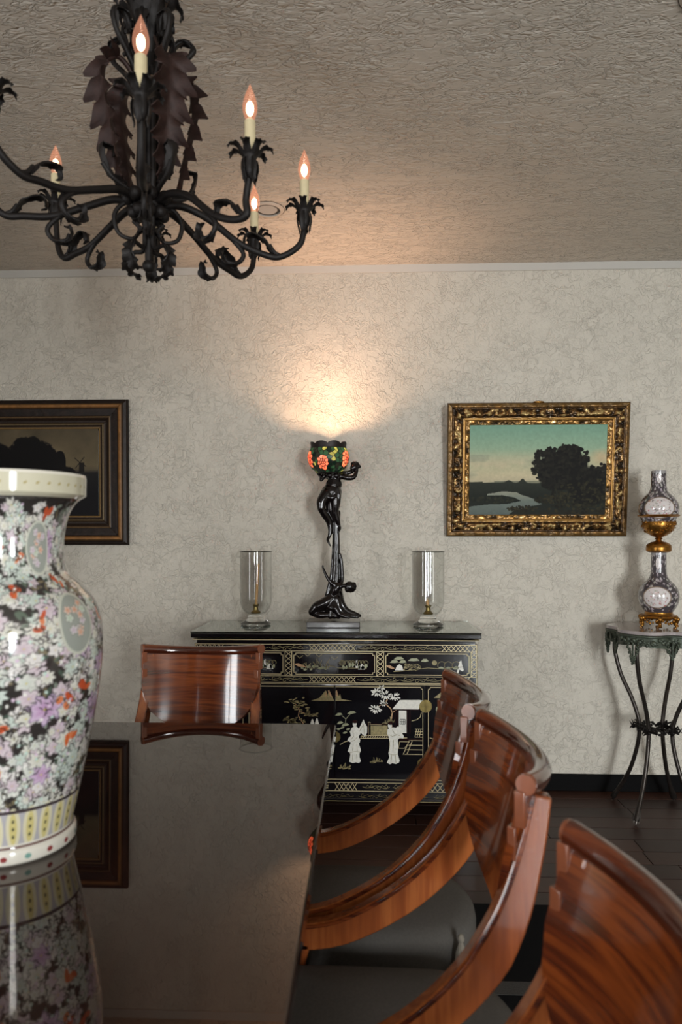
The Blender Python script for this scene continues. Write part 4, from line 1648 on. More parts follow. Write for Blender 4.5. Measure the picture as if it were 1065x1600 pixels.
def LP(cx, cy, y=0.0):
    """lamp drawing (x right, y down) -> local metres, y = depth"""
    return ((cx - 398) * KS, y, (1505 - cy) * KS + 0.0)


m = MB()
m.box((0.0, 0, 0.014), (0.250, 0.150, 0.028))
m.build('plinth', M['plinth'], lamp, bevel=0.003)
PZ = 0.026
sc = MB()


def limb(pts, rad, n=10):
    P = spline([LP(*q) for q in pts], 5 * len(pts))
    R = np.interp(np.linspace(0, 1, len(P)), np.linspace(0, 1, len(rad)), rad) * KS
    sc.tube(P, list(R), n)
    sc.ball(P[0], R[0], 10, 6)
    sc.ball(P[-1], R[-1], 10, 6)


def lump(cx, cy, y, rx, ry, rz):
    sc.ball(LP(cx, cy, y), (rx * KS, ry * KS, rz * KS), 14, 10)


# column of swirling drapery
limb([(425, 660, 0.006), (418, 800, 0.008), (418, 950, 0.008), (412, 1120, 0.008), (405, 1260, 0.006), (400, 1400, 0.0)], [26, 24, 28, 42, 58, 95], 14)
for dx0, dx1, dy in ((-20, -45, -0.010), (-4, -12, -0.018), (14, 18, -0.016), (22, 46, -0.004)):
    limb([(412 + dx0 * 0.6, 700, dy), (414 + dx0, 900, dy), (408 + dx0 * 1.3, 1120, dy * 1.4), (400 + dx1 * 1.2, 1300, dy * 1.8), (398 + dx1 * 2.0, 1465, dy * 2.4)], [9, 10, 13, 16, 22], 8)
# drapery running out on the plinth to the right
limb([(430, 1290, -0.01), (455, 1370, -0.02), (500, 1425, -0.02), (560, 1450, -0.015), (600, 1465, -0.01)], [38, 34, 26, 20, 14])
limb([(420, 1330, -0.03), (445, 1410, -0.035), (500, 1455, -0.04), (585, 1470, -0.035)], [30, 28, 18, 12])
limb([(410, 1400, -0.045), (450, 1450, -0.05), (520, 1470, -0.055)], [26, 20, 12])
# kneeling figure: thigh, folded shank, torso, arms, head
limb([(385, 1330, -0.02), (330, 1365, -0.028), (270, 1395, -0.032), (232, 1432, -0.032)], [44, 46, 42, 32], 14)
limb([(232, 1436, -0.030), (290, 1458, -0.036), (370, 1455, -0.04), (440, 1470, -0.045)], [30, 26, 20, 12])
limb([(380, 1340, -0.018), (395, 1300, -0.022), (412, 1262, -0.026), (430, 1236, -0.028)], [44, 34, 36, 30], 12)
limb([(430, 1236, -0.030), (388, 1215, -0.036), (352, 1170, -0.036), (330, 1125, -0.034), (316, 1092, -0.032)], [20, 15, 13, 11, 8])
lump(314, 1082, -0.032, 8, 6, 14)
limb([(440, 1235, -0.024), (462, 1190, -0.016), (462, 1110, -0.012), (455, 1030, -0.012), (446, 985, -0.012)], [18, 16, 15, 14, 11])
limb([(440, 1240, -0.028), (468, 1230, -0.03), (495, 1225, -0.03)], [22, 17, 15])
lump(522, 1238, -0.03, 40, 34, 44)
lump(505, 1254, -0.034, 22, 24, 28)
lump(552, 1226, -0.026, 20, 22, 26)
lump(498, 1258, -0.05, 7, 8, 6)
for k in range(7):
    a = -0.6 + k * 0.55
    lump(532 + 34 * cos(a), 1236 + 36 * sin(a), -0.026, 13, 16, 13)
# standing figure: hips, thighs, shanks, feet
lump(380, 500, -0.008, 82, 62, 66)
lump(398, 440, -0.004, 66, 50, 52)
limb([(345, 520, -0.02), (308, 575, -0.034), (302, 630, -0.040)], [54, 42, 31], 14)
limb([(302, 630, -0.038), (330, 680, -0.028), (362, 735, -0.016), (372, 800, -0.016), (362, 850, -0.020)], [31, 30, 26, 19, 13], 12)
limb([(362, 850, -0.020), (352, 872, -0.028), (362, 900, -0.034), (374, 922, -0.034)], [13, 12, 9, 5])
limb([(408, 520, -0.012), (412, 590, -0.020), (408, 660, -0.020)], [52, 38, 27], 14)
limb([(408, 660, -0.020), (425, 720, -0.014), (438, 770, -0.010)], [27, 24, 15], 12)
limb([(438, 770, -0.010), (446, 782, -0.018), (440, 806, -0.026), (432, 822, -0.028)], [15, 12, 9, 5])
limb([(352, 560, -0.03), (384, 560, -0.036), (412, 600, -0.03)], [14, 12, 10])
# drapery around the hips and between the knees
limb([(372, 560, -0.004), (372, 640, -0.006), (392, 720, -0.004)], [44, 40, 26], 12)
limb([(310, 500, -0.03), (350, 540, -0.042), (400, 545, -0.040), (440, 500, -0.030)], [12, 15, 14, 10])
limb([(430, 470, -0.03), (440, 540, -0.03), (434, 610, -0.020), (430, 640, -0.014)], [14, 16, 14, 8])
# torso leaning back, chest and shoulders under the bowl
limb([(398, 450, -0.004), (402, 410, -0.002), (398, 370, 0.004), (392, 345, 0.008)], [56, 52, 60, 56], 14)
lump(368, 372, -0.024, 26, 24, 24)
lump(420, 374, -0.024, 26, 24, 24)
# left arm round the bowl, right arm bent up behind the head, neck and head
limb([(345, 360, 0.004), (308, 385, -0.006), (300, 405, -0.012)], [24, 20, 15])
limb([(310, 395, -0.008), (285, 365, 0.012), (250, 320, 0.026)], [16, 14, 10])
limb([(440, 370, 0.000), (500, 388, -0.004), (545, 388, -0.006), (566, 366, -0.004), (576, 335, 0.0)], [24, 22, 20, 17, 14], 12)
limb([(445, 352, 0.006), (500, 350, 0.010), (540, 338, 0.008)], [22, 18, 17])
lump(557, 305, 0.004, 31, 30, 36)
lump(542, 314, -0.004, 19, 19, 22)
lump(532, 300, -0.008, 6, 7, 6)
lump(578, 294, 0.008, 24, 26, 24)
lump(598, 300, 0.006, 14, 14, 14)
for k in range(6):
    a = -2.4 + k * 0.55
    lump(562 + 30 * cos(a), 296 + 30 * sin(a), 0.006, 12, 18, 11)
lump(578, 330, 0.0, 13, 12, 16)
# socket cup that carries the bowl
limb([(370, 345, 0.0), (362, 318, 0.0), (358, 300, 0.0)], [60, 62, 52], 16)
fig = sc.build('bronze_figures', M['bronze'], lamp, smooth=180)
fig.location = (0, 0, PZ)
rm = fig.modifiers.new('one_skin', 'REMESH')
rm.mode = 'VOXEL'
rm.voxel_size = 0.0022
rm.use_smooth_shade = True
sm = fig.modifiers.new('soften', 'SMOOTH')
sm.factor, sm.iterations = 0.5, 4

# bowl shade: lead rim and leaded coloured panes
SX, SZ = LP(356, 352)[0], LP(0, 352)[2] + PZ              # bottom of the bowl
BH = 0.118
bowl_h = [0, 0.18, 0.40, 0.62, 0.80, 1.0]
bowl_r = [0.050, 0.078, 0.0935, 0.0985, 0.0955, 0.0845]
shade = empty('lamp_shade', (SX, 0, SZ))
shade.parent = lamp
me_rim = MB()
NR = 96
prof = []
for j, (rr_, zz_) in enumerate(((0.0838, BH - 0.004), (0.086, BH + 0.001), (0.0850, BH + 0.012), (0.0855, BH + 0.028), (0.0835, BH + 0.0285), (0.082, BH + 0.012), (0.082, BH - 0.003))):
    ring = []
    for k in range(NR):
        a = 2 * PI * k / NR
        sca = abs(math.sin(a * 4.0))
        if j in (3, 4):
            ring.append(((rr_ + 0.003 * sca) * cos(a), (rr_ + 0.003 * sca) * sin(a), zz_ - 0.011 * (1 - sca ** 0.6)))
        else:
            ring.append(((rr_) * cos(a), (rr_) * sin(a), zz_))
    prof.append(ring)
vs = [p_ for ring in prof for p_ in ring]
fs = []
for j in range(7):
    for k in range(NR):
        a, b, jn = j * NR + k, j * NR + (k + 1) % NR, ((j + 1) % 7) * NR
        fs.append((a, b, jn + (k + 1) % NR, jn + k))
me_rim.add(vs, fs)
me_rim.build('scalloped_rim', M['lead'], shade)
MB().lathe([(0.0, -0.002), (0.048, -0.002), (0.0525, 0.003), (0.0495, 0.006), (0.0, 0.004)], 40).build('base_ring', M['lead'], shade)
for nm, c_ in (('pane_orange', (255, 186, 164)), ('pane_red', (255, 150, 130)), ('pane_green', (66, 96, 82)), ('pane_dark_green', (38, 58, 52)), ('pane_yellow', (138, 148, 108)), ('pane_grey', (60, 66, 62))):
    M[nm] = pane_mat(nm, rgb(*c_))


def bowl(a, h, off=0.0):
    r_ = float(np.interp(h, bowl_h, bowl_r)) + off
    return (r_ * cos(a), r_ * sin(a), h * BH)


def clip_half(poly, px, py, nx, ny):
    out = []
    n = len(poly)
    for i in range(n):
        a, b = poly[i], poly[(i + 1) % n]
        da, db = (a[0] - px) * nx + (a[1] - py) * ny, (b[0] - px) * nx + (b[1] - py) * ny
        if da <= 0:
            out.append(a)
        if da * db < 0:
            t_ = da / (da - db)
            out.append((a[0] + (b[0] - a[0]) * t_, a[1] + (b[1] - a[1]) * t_))
    return out


rs = np.random.RandomState(4)
RB = 0.094
flowers = [(-PI / 2 - 1.15, 0.52, 0.034), (-PI / 2 - 0.25, 0.36, 0.026), (-PI / 2 + 1.10, 0.55, 0.034), (PI / 2 - 0.6, 0.45, 0.034), (PI / 2 + 0.7, 0.5, 0.034)]
seeds = []
for fa, fh, fr in flowers:
    fu, fv = fa * RB, fh * BH
    seeds.append((fu, fv, 'pane_red' if rs.rand() < 0.5 else 'pane_orange'))
    for q_, nn_ in ((0.45, 6), (0.9, 9)):
        for k in range(nn_):
            a = 2 * PI * (k + 0.5 * (q_ > 0.5)) / nn_ + rs.uniform(-0.15, 0.15)
            seeds.append((fu + fr * q_ * cos(a) * 0.75, fv + fr * q_ * sin(a), 'pane_orange' if rs.rand() < 0.8 else 'pane_red'))
for k in range(900):
    u_, v_ = rs.uniform(-PI, PI) * RB, rs.uniform(0.03, 0.97) * BH
    ok = True
    for (su, sv, _) in seeds:
        du = (u_ - su + PI * RB) % (2 * PI * RB) - PI * RB
        if math.hypot(du, (v_ - sv) * 0.85) < 0.0125:
            ok = False
            break
    if ok:
        seeds.append((u_, v_, rs.choice(['pane_green', 'pane_green', 'pane_dark_green', 'pane_grey', 'pane_yellow'], p=[0.28, 0.2, 0.26, 0.10, 0.16])))
came = MB()
for i, (su, sv, mt) in enumerate(seeds):
    poly = [(-0.03, -min(0.03, sv)), (0.03, -min(0.03, sv)), (0.03, min(0.03, BH - sv)), (-0.03, min(0.03, BH - sv))]
    for j, (tu, tv, _) in enumerate(seeds):
        if i == j:
            continue
        du = (tu - su + PI * RB) % (2 * PI * RB) - PI * RB
        dv = tv - sv
        d2 = math.hypot(du, dv)
        if d2 < 0.07:
            poly = clip_half(poly, du / 2, dv / 2, du / d2, dv / d2)
            if len(poly) < 3:
                break
    if len(poly) < 3:
        continue
    cxm = sum(q_[0] for q_ in poly) / len(poly)
    cym = sum(q_[1] for q_ in poly) / len(poly)
    size = min(math.hypot(q_[0] - cxm, q_[1] - cym) for q_ in poly)
    if size < 0.0018:
        continue
    # round the corners a little, inset for the came
    fine = []
    for k in range(len(poly)):
        a, b = poly[k], poly[(k + 1) % len(poly)]
        fine += [a, ((a[0] + b[0]) / 2, (a[1] + b[1]) / 2)]
    k_ = max(0.45, 1 - 0.0014 / size)
    inn = [(cxm + (q_[0] - cxm) * k_, cym + (q_[1] - cym) * k_) for q_ in fine]
    F = lambda x, y, h: bowl((su + x) / RB, (sv + y) / BH, h)
    pm = MB()
    n = len(inn)
    vs = [F(x, y, 0.0012) for x, y in inn] + [F(cxm, cym, 0.0016)]
    vs += [F(x, y, -0.0006) for x, y in inn] + [F(cxm, cym, -0.0006)]
    fs = [(k, (k + 1) % n, n) for k in range(n)] + [(n + 1 + (k + 1) % n, n + 1 + k, 2 * n + 1) for k in range(n)]
    fs += [(k, n + 1 + k, n + 1 + (k + 1) % n, (k + 1) % n) for k in range(n)]
    pm.add(vs, fs)
    pm.build('glass_pane', M[mt], shade, smooth=60)
    vs = [F(x, y, 0.0020) for x, y in fine] + [F(x, y, 0.0020) for x, y in inn] + [F(x, y, -0.0014) for x, y in fine] + [F(x, y, -0.0014) for x, y in inn]
    n = len(fine)
    fs = []
    for k in range(n):
        q_ = (k + 1) % n
        fs += [(k, q_, n + q_, n + k), (2 * n + q_, 2 * n + k, 3 * n + k, 3 * n + q_), (n + k, n + q_, 3 * n + q_, 3 * n + k)]
    came.add(vs, fs)
came.build('lead_came', M['lead'], shade, smooth=0)['kind'] = 'stuff'
# the bulb inside the bowl
MB().ball((0, 0, 0.050), (0.016, 0.016, 0.024), 14, 10).build('lamp_bulb', emis('lamp_bulb_glow', (1.0, 0.66, 0.40, 1), 8.0), shade)
MB().lathe([(0.012, 0.004), (0.014, 0.01), (0.014, 0.028), (0.010, 0.03)], 14).build('lamp_socket', M['lead'], shade)
sp = bpy.data.lights.new('lamp_added_beam', 'SPOT')      # added upward spot that strengthens the lamp's warm glow on the ceiling
sp.energy, sp.color, sp.spot_size, sp.spot_blend, sp.shadow_soft_size = 25.0, (1.0, 0.63, 0.44), math.radians(95), 1.0, 0.02
spo = bpy.data.objects.new('lamp_added_beam', sp)
spo.location = (LXC + SX, LYC, CT + SZ + 0.088)
spo.rotation_euler = (PI, 0, 0)
COL.objects.link(spo)
point('lamp_light', (LXC + SX, LYC, CT + SZ + 0.088), 12.0, (1.0, 0.62, 0.38), 0.018)

# ------------------------------------------------------------------ marble-topped iron stand
SXC, SYC = 1.335, 3.270
stand = empty('plant_stand', (SXC, SYC, 0))
tag(stand, 'small iron stand with grey marble top, green cast apron and curving legs, right edge', 'side table')
STZ = 0.860
sh = []
for k in range(48):
    a = 2 * PI * k / 48
    r_ = 0.205 + 0.020 * cos(4 * (a - PI / 4)) ** 1 - 0.010 * cos(8 * a)
    sh.append((r_ * cos(a) * 1.0, r_ * sin(a) * 0.95))
MB().prism(sh, 0.016, lambda x, y, h: (x, y, STZ - 0.016 + h)).build('marble_top', M['marble'], stand, bevel=0.003)
m = MB()
m.prism([(x * 1.02, y * 1.02) for x, y in sh], 0.010, lambda x, y, h: (x, y, STZ - 0.027 + h))
m.build('top_rim', M['patina'], stand, bevel=0.003)
# cast apron: a wall of foliage below the rim with pendants at the middle of each side
ap = MB()
for k in range(150):
    a = 2 * PI * k / 150 + random.uniform(-0.02, 0.02)
    j = int((a % (2 * PI)) / (2 * PI) * 48) % 48
    rr_ = math.hypot(*sh[j]) * 0.985
    z = STZ - 0.036 - random.random() * 0.036 * (0.55 + 0.45 * cos(4 * a) ** 2)
    q = random.uniform(0.005, 0.011)
    Mx = Matrix.Rotation(a, 3, 'Z') @ Matrix.Rotation(random.uniform(-0.8, 0.8), 3, 'X')
    ap.ball((rr_ * cos(a), rr_ * sin(a), z), (q * 0.5, q, q * 1.3), 7, 4, Mx)
N_ = 72
G_ = []
for i in range(N_ + 1):
    a = 2 * PI * i / N_
    j = int(i / N_ * 48) % 48
    rr_ = math.hypot(*sh[j]) * 0.965
    dz = 0.034 + 0.014 * abs(cos(2 * a))
    G_.append([(rr_ * cos(a), rr_ * sin(a), STZ - 0.026 - dz * t_) for t_ in (0, 0.5, 1)])
ap.sheet(G_, 0.004)
ap.build('cast_apron', M['patina'], stand, smooth=60)['kind'] = 'stuff'
for k in range(8):
    a = k * PI / 4
    corner = k % 2 == 1
    rr_ = (0.232 if corner else 0.183)
    pm = MB()
    L_ = 0.085 if corner else 0.060
    for i in range(16):
        t_ = i / 15
        wv = (1 - t_) * (0.030 if corner else 0.036) + 0.004
        for s in (-1, 0, 1):
            aa = a + s * wv / rr_ * random.uniform(0.5, 1)
            pm.ball((rr_ * cos(aa), rr_ * sin(aa) * 0.97, STZ - 0.055 - L_ * t_ + random.uniform(-0.004, 0.004)), (0.005, 0.006, 0.0075), 6, 4)
    pm.build('apron_pendant', M['patina'], stand, smooth=60)
LP_ = [(0.185, 0.800), (0.196, 0.765), (0.192, 0.715), (0.165, 0.620), (0.115, 0.520), (0.085, 0.440), (0.075, 0.385), (0.084, 0.300), (0.118, 0.180), (0.165, 0.085), (0.205, 0.018)]
for k in range(4):
    a = PI / 4 + k * PI / 2
    pts = spline([(r_ * cos(a), r_ * sin(a), z) for r_, z in [(0.14, 0.832)] + LP_], 40)
    MB().tube(pts, [0.0095] * 36 + [0.0105, 0.0115, 0.0125, 0.013], 10).ground().build('leg', M['stand_leg'], stand, smooth=60)
    pm = MB()
    e = Vector(pts[-1])
    d_ = (Vector(pts[-1]) - Vector(pts[-4])).normalized()
    for i in range(8):
        b_ = 2 * PI * i / 8
        o_ = Vector((cos(b_) * -sin(a), cos(b_) * cos(a), sin(b_))) * 0.012
        pm.tube([e - d_ * 0.05 + o_ * 0.8, e - d_ * 0.02 + o_ * 1.1, e + o_ * 1.25], [0.003, 0.005, 0.002], 5)
    pm.ground().build('leaf_foot', M['stand_leg'], stand, smooth=60)
# leafy ring stretcher at the waist
sr = MB()
for k in range(64):
    a = 2 * PI * k / 64
    for j in range(2):
        q = random.uniform(0.005, 0.010)
        sr.ball((0.078 * cos(a) + random.uniform(-.006, .006), 0.078 * sin(a) + random.uniform(-.006, .006), 0.392 + random.uniform(-0.012, 0.010)), (q, q, q * 0.7), 6, 4)
for k in range(4):
    a = PI / 4 + k * PI / 2
    for j in range(8):
        b_ = a + random.uniform(-0.5, 0.5)
        sr.tube([(0.078 * cos(a), 0.078 * sin(a), 0.392), (0.098 * cos(b_), 0.098 * sin(b_), 0.398 + random.uniform(-0.02, 0.02)), (0.112 * cos(b_), 0.112 * sin(b_), 0.396 + random.uniform(-0.03, 0.02))], [0.006, 0.005, 0.001], 5)
for s in (0, 1):
    sr.tube([(0.078 * cos(PI / 4 + s * PI / 2), 0.078 * sin(PI / 4 + s * PI / 2), 0.392), (0, 0, 0.388), (-0.078 * cos(PI / 4 + s * PI / 2), -0.078 * sin(PI / 4 + s * PI / 2), 0.392)], 0.006, 6)
sr.build('leafy_stretcher', M['iron'], stand, smooth=60)['kind'] = 'stuff'

# ------------------------------------------------------------------ gourd lamp of two porcelain bottles in gilt mounts
gl_ = empty('porcelain_lamp', (1.355, 3.285, STZ))
tag(gl_, 'double gourd porcelain lamp with gilt mounts standing on the marble topped stand', 'lamp')


def mini(name, prof, z0, seed, med, turn):
    nu, nv = 150, 130
    L = sum(math.hypot(prof[i + 1][0] - prof[i][0], prof[i + 1][1] - prof[i][1]) for i in range(len(prof) - 1))
    p = Paint(nu, nv, 0.53, L, (66, 60, 64))
    random.seed(seed)
    for k in range(420):
        c = random.choice((((176, 168, 170), (60, 54, 58), (200, 190, 190)), ((150, 140, 146), (58, 50, 56), (176, 160, 168)), ((196, 190, 186), (70, 62, 66), (150, 150, 140))))
        p.flower(random.random() * p.w, random.random() * L, random.uniform(0.006, 0.011), 5, c[0], c[1], c[2])
    for (v, rx, ry, dense) in med:
        for k in range(3):
            u = (k + turn) / 3 * p.w
            p.blob(u, v, rx * 1.1, ry * 1.1, 0, (120, 100, 84))
            p.blob(u, v, rx, ry, 0, (206, 198, 196))
            for j in range(dense):
                x, y = random.uniform(-0.75, 0.75) * rx, random.uniform(-0.75, 0.7) * ry
                p.blob(u + x, v + y, random.uniform(0.002, 0.006), random.uniform(0.001, 0.004), random.random() * 3, random.choice(((150, 104, 90), (112, 100, 96), (170, 88, 96), (140, 150, 132), (96, 84, 84), (186, 172, 160))))
            for j in range(3):
                p.blob(u, v - 0.3 * ry + j * 0.3 * ry, rx * 0.6, 0.0012, random.uniform(-.1, .1), (120, 108, 104))
    p.band(0, 0.006, (150, 150, 142))
    p.band(L - 0.012, L + 1, (140, 136, 136))
    o = turned(name, prof, nu, nv, gl_, M['porcelain'], p.linear())
    o.location.z = z0
    return o


lowp = [(0.056, 0.0), (0.066, 0.012), (0.082, 0.040), (0.0895, 0.075), (0.085, 0.105), (0.066, 0.135), (0.046, 0.155), (0.036, 0.178), (0.0335, 0.205), (0.0335, 0.282)]
mini('lower_bottle', lowp, 0.066, 3, ((0.085, 0.058, 0.050, 90), (0.255, 0.026, 0.026, 14)), 0.02)
upp = [(0.050, 0.0), (0.070, 0.020), (0.084, 0.052), (0.0885, 0.078), (0.083, 0.105), (0.064, 0.135), (0.043, 0.156), (0.035, 0.180), (0.033, 0.205), (0.033, 0.255)]
mini('upper_bottle', upp, 0.470, 4, ((0.095, 0.064, 0.050, 110), (0.245, 0.026, 0.022, 12)), 0.09)
MB().lathe([(0.0325, 0.722), (0.0325, 0.726), (0.028, 0.727), (0.026, 0.700)], 40).build('neck_rim', plain('rim_grey', rgb(150, 146, 146), 0.2), gl_)
gm = MB()
gm.lathe([(0.0, 0.345), (0.040, 0.345), (0.054, 0.352), (0.056, 0.362), (0.054, 0.378), (0.050, 0.384), (0.034, 0.394), (0.016, 0.398), (0.012, 0.404), (0.018, 0.410), (0.012, 0.416), (0.030, 0.422), (0.052, 0.436),
          (0.068, 0.458), (0.072, 0.480), (0.068, 0.496), (0.078, 0.508), (0.092, 0.516), (0.090, 0.521), (0.070, 0.520)], 48)
gm.build('gilt_cup', M['gilt'], gl_, smooth=50)
gm = MB()
for k in range(70):
    a, t_ = random.random() * 2 * PI, random.random()
    z = 0.436 + 0.055 * t_
    r_ = float(np.interp(z, [0.436, 0.458, 0.480, 0.496], [0.052, 0.068, 0.072, 0.068]))
    q = random.uniform(0.004, 0.008)
    gm.ball((r_ * cos(a), r_ * sin(a), z), (q, q, q * random.uniform(0.4, 0.9)), 6, 4)
gm.build('cup_relief', M['gilt'], gl_, smooth=60)['kind'] = 'stuff'
gm = MB()
gm.lathe([(0.0, 0.040), (0.074, 0.040), (0.080, 0.046), (0.076, 0.054), (0.064, 0.058), (0.060, 0.066), (0.060, 0.072), (0.0, 0.072)], 48)
gm.build('gilt_base', M['gilt'], gl_, smooth=40)
for k in range(6):
    a = 2 * PI * k / 6 + 0.2
    f = MB()
    pts = spline([(0.072 * cos(a), 0.072 * sin(a), 0.046), (0.086 * cos(a), 0.086 * sin(a), 0.040), (0.080 * cos(a), 0.080 * sin(a), 0.022), (0.086 * cos(a), 0.086 * sin(a), 0.006)], 10)
    f.tube(pts, [0.010, 0.012, 0.011, 0.009, 0.008, 0.007, 0.007, 0.008, 0.009, 0.009], 8).ground()
    f.ball((0.088 * cos(a), 0.088 * sin(a), 0.042), 0.011, 8, 6)
    f.build('scroll_foot', M['gilt'], gl_, smooth=60)
gm = MB()
for k in range(36):
    a = 2 * PI * k / 36
    q = random.uniform(0.005, 0.008)
    gm.ball((0.078 * cos(a), 0.078 * sin(a), 0.030 + 0.008 * cos(6 * (a - 0.2))), (q, q, q), 6, 4)
gm.build('base_relief', M['gilt'], gl_, smooth=60)['kind'] = 'stuff'

# ------------------------------------------------------------------ chandelier
HUB = Vector((-0.551, 1.730, 2.114))
ch = empty('chandelier', HUB)
tag(ch, 'black wrought iron chandelier with acanthus leaves and lit candle bulbs over the table', 'chandelier')


def az_pts(pts, az):
    """(r, z) or (r, t, z) profile points turned to azimuth az"""
    out = []
    for q in pts:
        r_, t_, z = (q[0], 0.0, q[1]) if len(q) == 2 else q
        out.append((r_ * cos(az) - t_ * sin(az), r_ * sin(az) + t_ * cos(az), z))
    return out


def leaf(mb, pts, w, side, lobes=5, cup=0.25, th=0.0022, n=26, base=0.35, saw=0.45, tipw=0.1):
    """lobed leaf along a curve; side = width direction"""
    P = [Vector(p) for p in spline(pts, n)]
    sd = Vector(side).normalized()
    G = []
    for i in range(n):
        t = i / (n - 1)
        tt = (P[min(i + 1, n - 1)] - P[max(i - 1, 0)]).normalized()
        nm = tt.cross(sd).normalized()
        s2 = nm.cross(tt)
        env = base + (1 - base) * math.sin(PI * min(1, t * 1.15 + 0.08)) ** 0.7
        env *= 1 if t < 0.75 else max(tipw, 1 - (t - 0.75) / 0.25 * (1 - tipw))
        ph = (t * lobes) % 1.0
        lob = (min(1.0, ph / 0.22) * (1 - max(0.0, ph - 0.3) / 0.7 * 0.85)) ** 0.9
        tooth = 0.88 + 0.12 * math.cos(2 * PI * t * lobes * 3)
        ww = w * env * (1 - saw + saw * lob) * tooth
        row = []
        for j in (-1, -0.62, -0.2, 0, 0.2, 0.62, 1):
            row.append(P[i] + s2 * (ww * j) + nm * (cup * ww * (j * j) * (1 + 0.8 * math.sin(2 * PI * ph + 0.8)) - 0.04 * w * (j == 0)) + tt * (0.55 * ww * abs(j) * lob))
        G.append(row)
    mb.sheet(G, th)
    return mb


def perp(az):
    return (-sin(az), cos(az), 0)


# centre column, hub, canopy
m = MB()
m.tube([(0, 0, 0.02), (0, 0, 0.52)], 0.014, 12)
for k in range(6):
    a = 2 * PI * k / 6 + 0.3
    m.tube(spline([(0.012 * cos(a), 0.012 * sin(a), -0.01), (0.024 * cos(a), 0.024 * sin(a), 0.07), (0.021 * cos(a), 0.021 * sin(a), 0.17), (0.024 * cos(a), 0.024 * sin(a), 0.28), (0.016 * cos(a), 0.016 * sin(a), 0.34)], 14), 0.0075, 8)
m.build('column', M['iron'], ch, smooth=50)
m = MB()
m.ball((0, 0, 0), (0.038, 0.038, 0.034), 18, 12)
for k in range(8):
    a = PI / 8 + 2 * PI * k / 8
    m.ball((0.05 * cos(a), 0.05 * sin(a), 0.008), (0.017, 0.017, 0.017), 10, 7)
    m.ball((0.036 * cos(a), 0.036 * sin(a), -0.024), (0.016, 0.016, 0.016), 10, 7)
m.build('hub', M['iron'], ch, smooth=60)
MB().lathe([(0.0, 0.505), (0.012, 0.505), (0.02, 0.512), (0.05, 0.522), (0.062, 0.535), (0.062, 0.5455), (0.0, 0.5455)], 32).build('ceiling_canopy', M['iron'], ch)

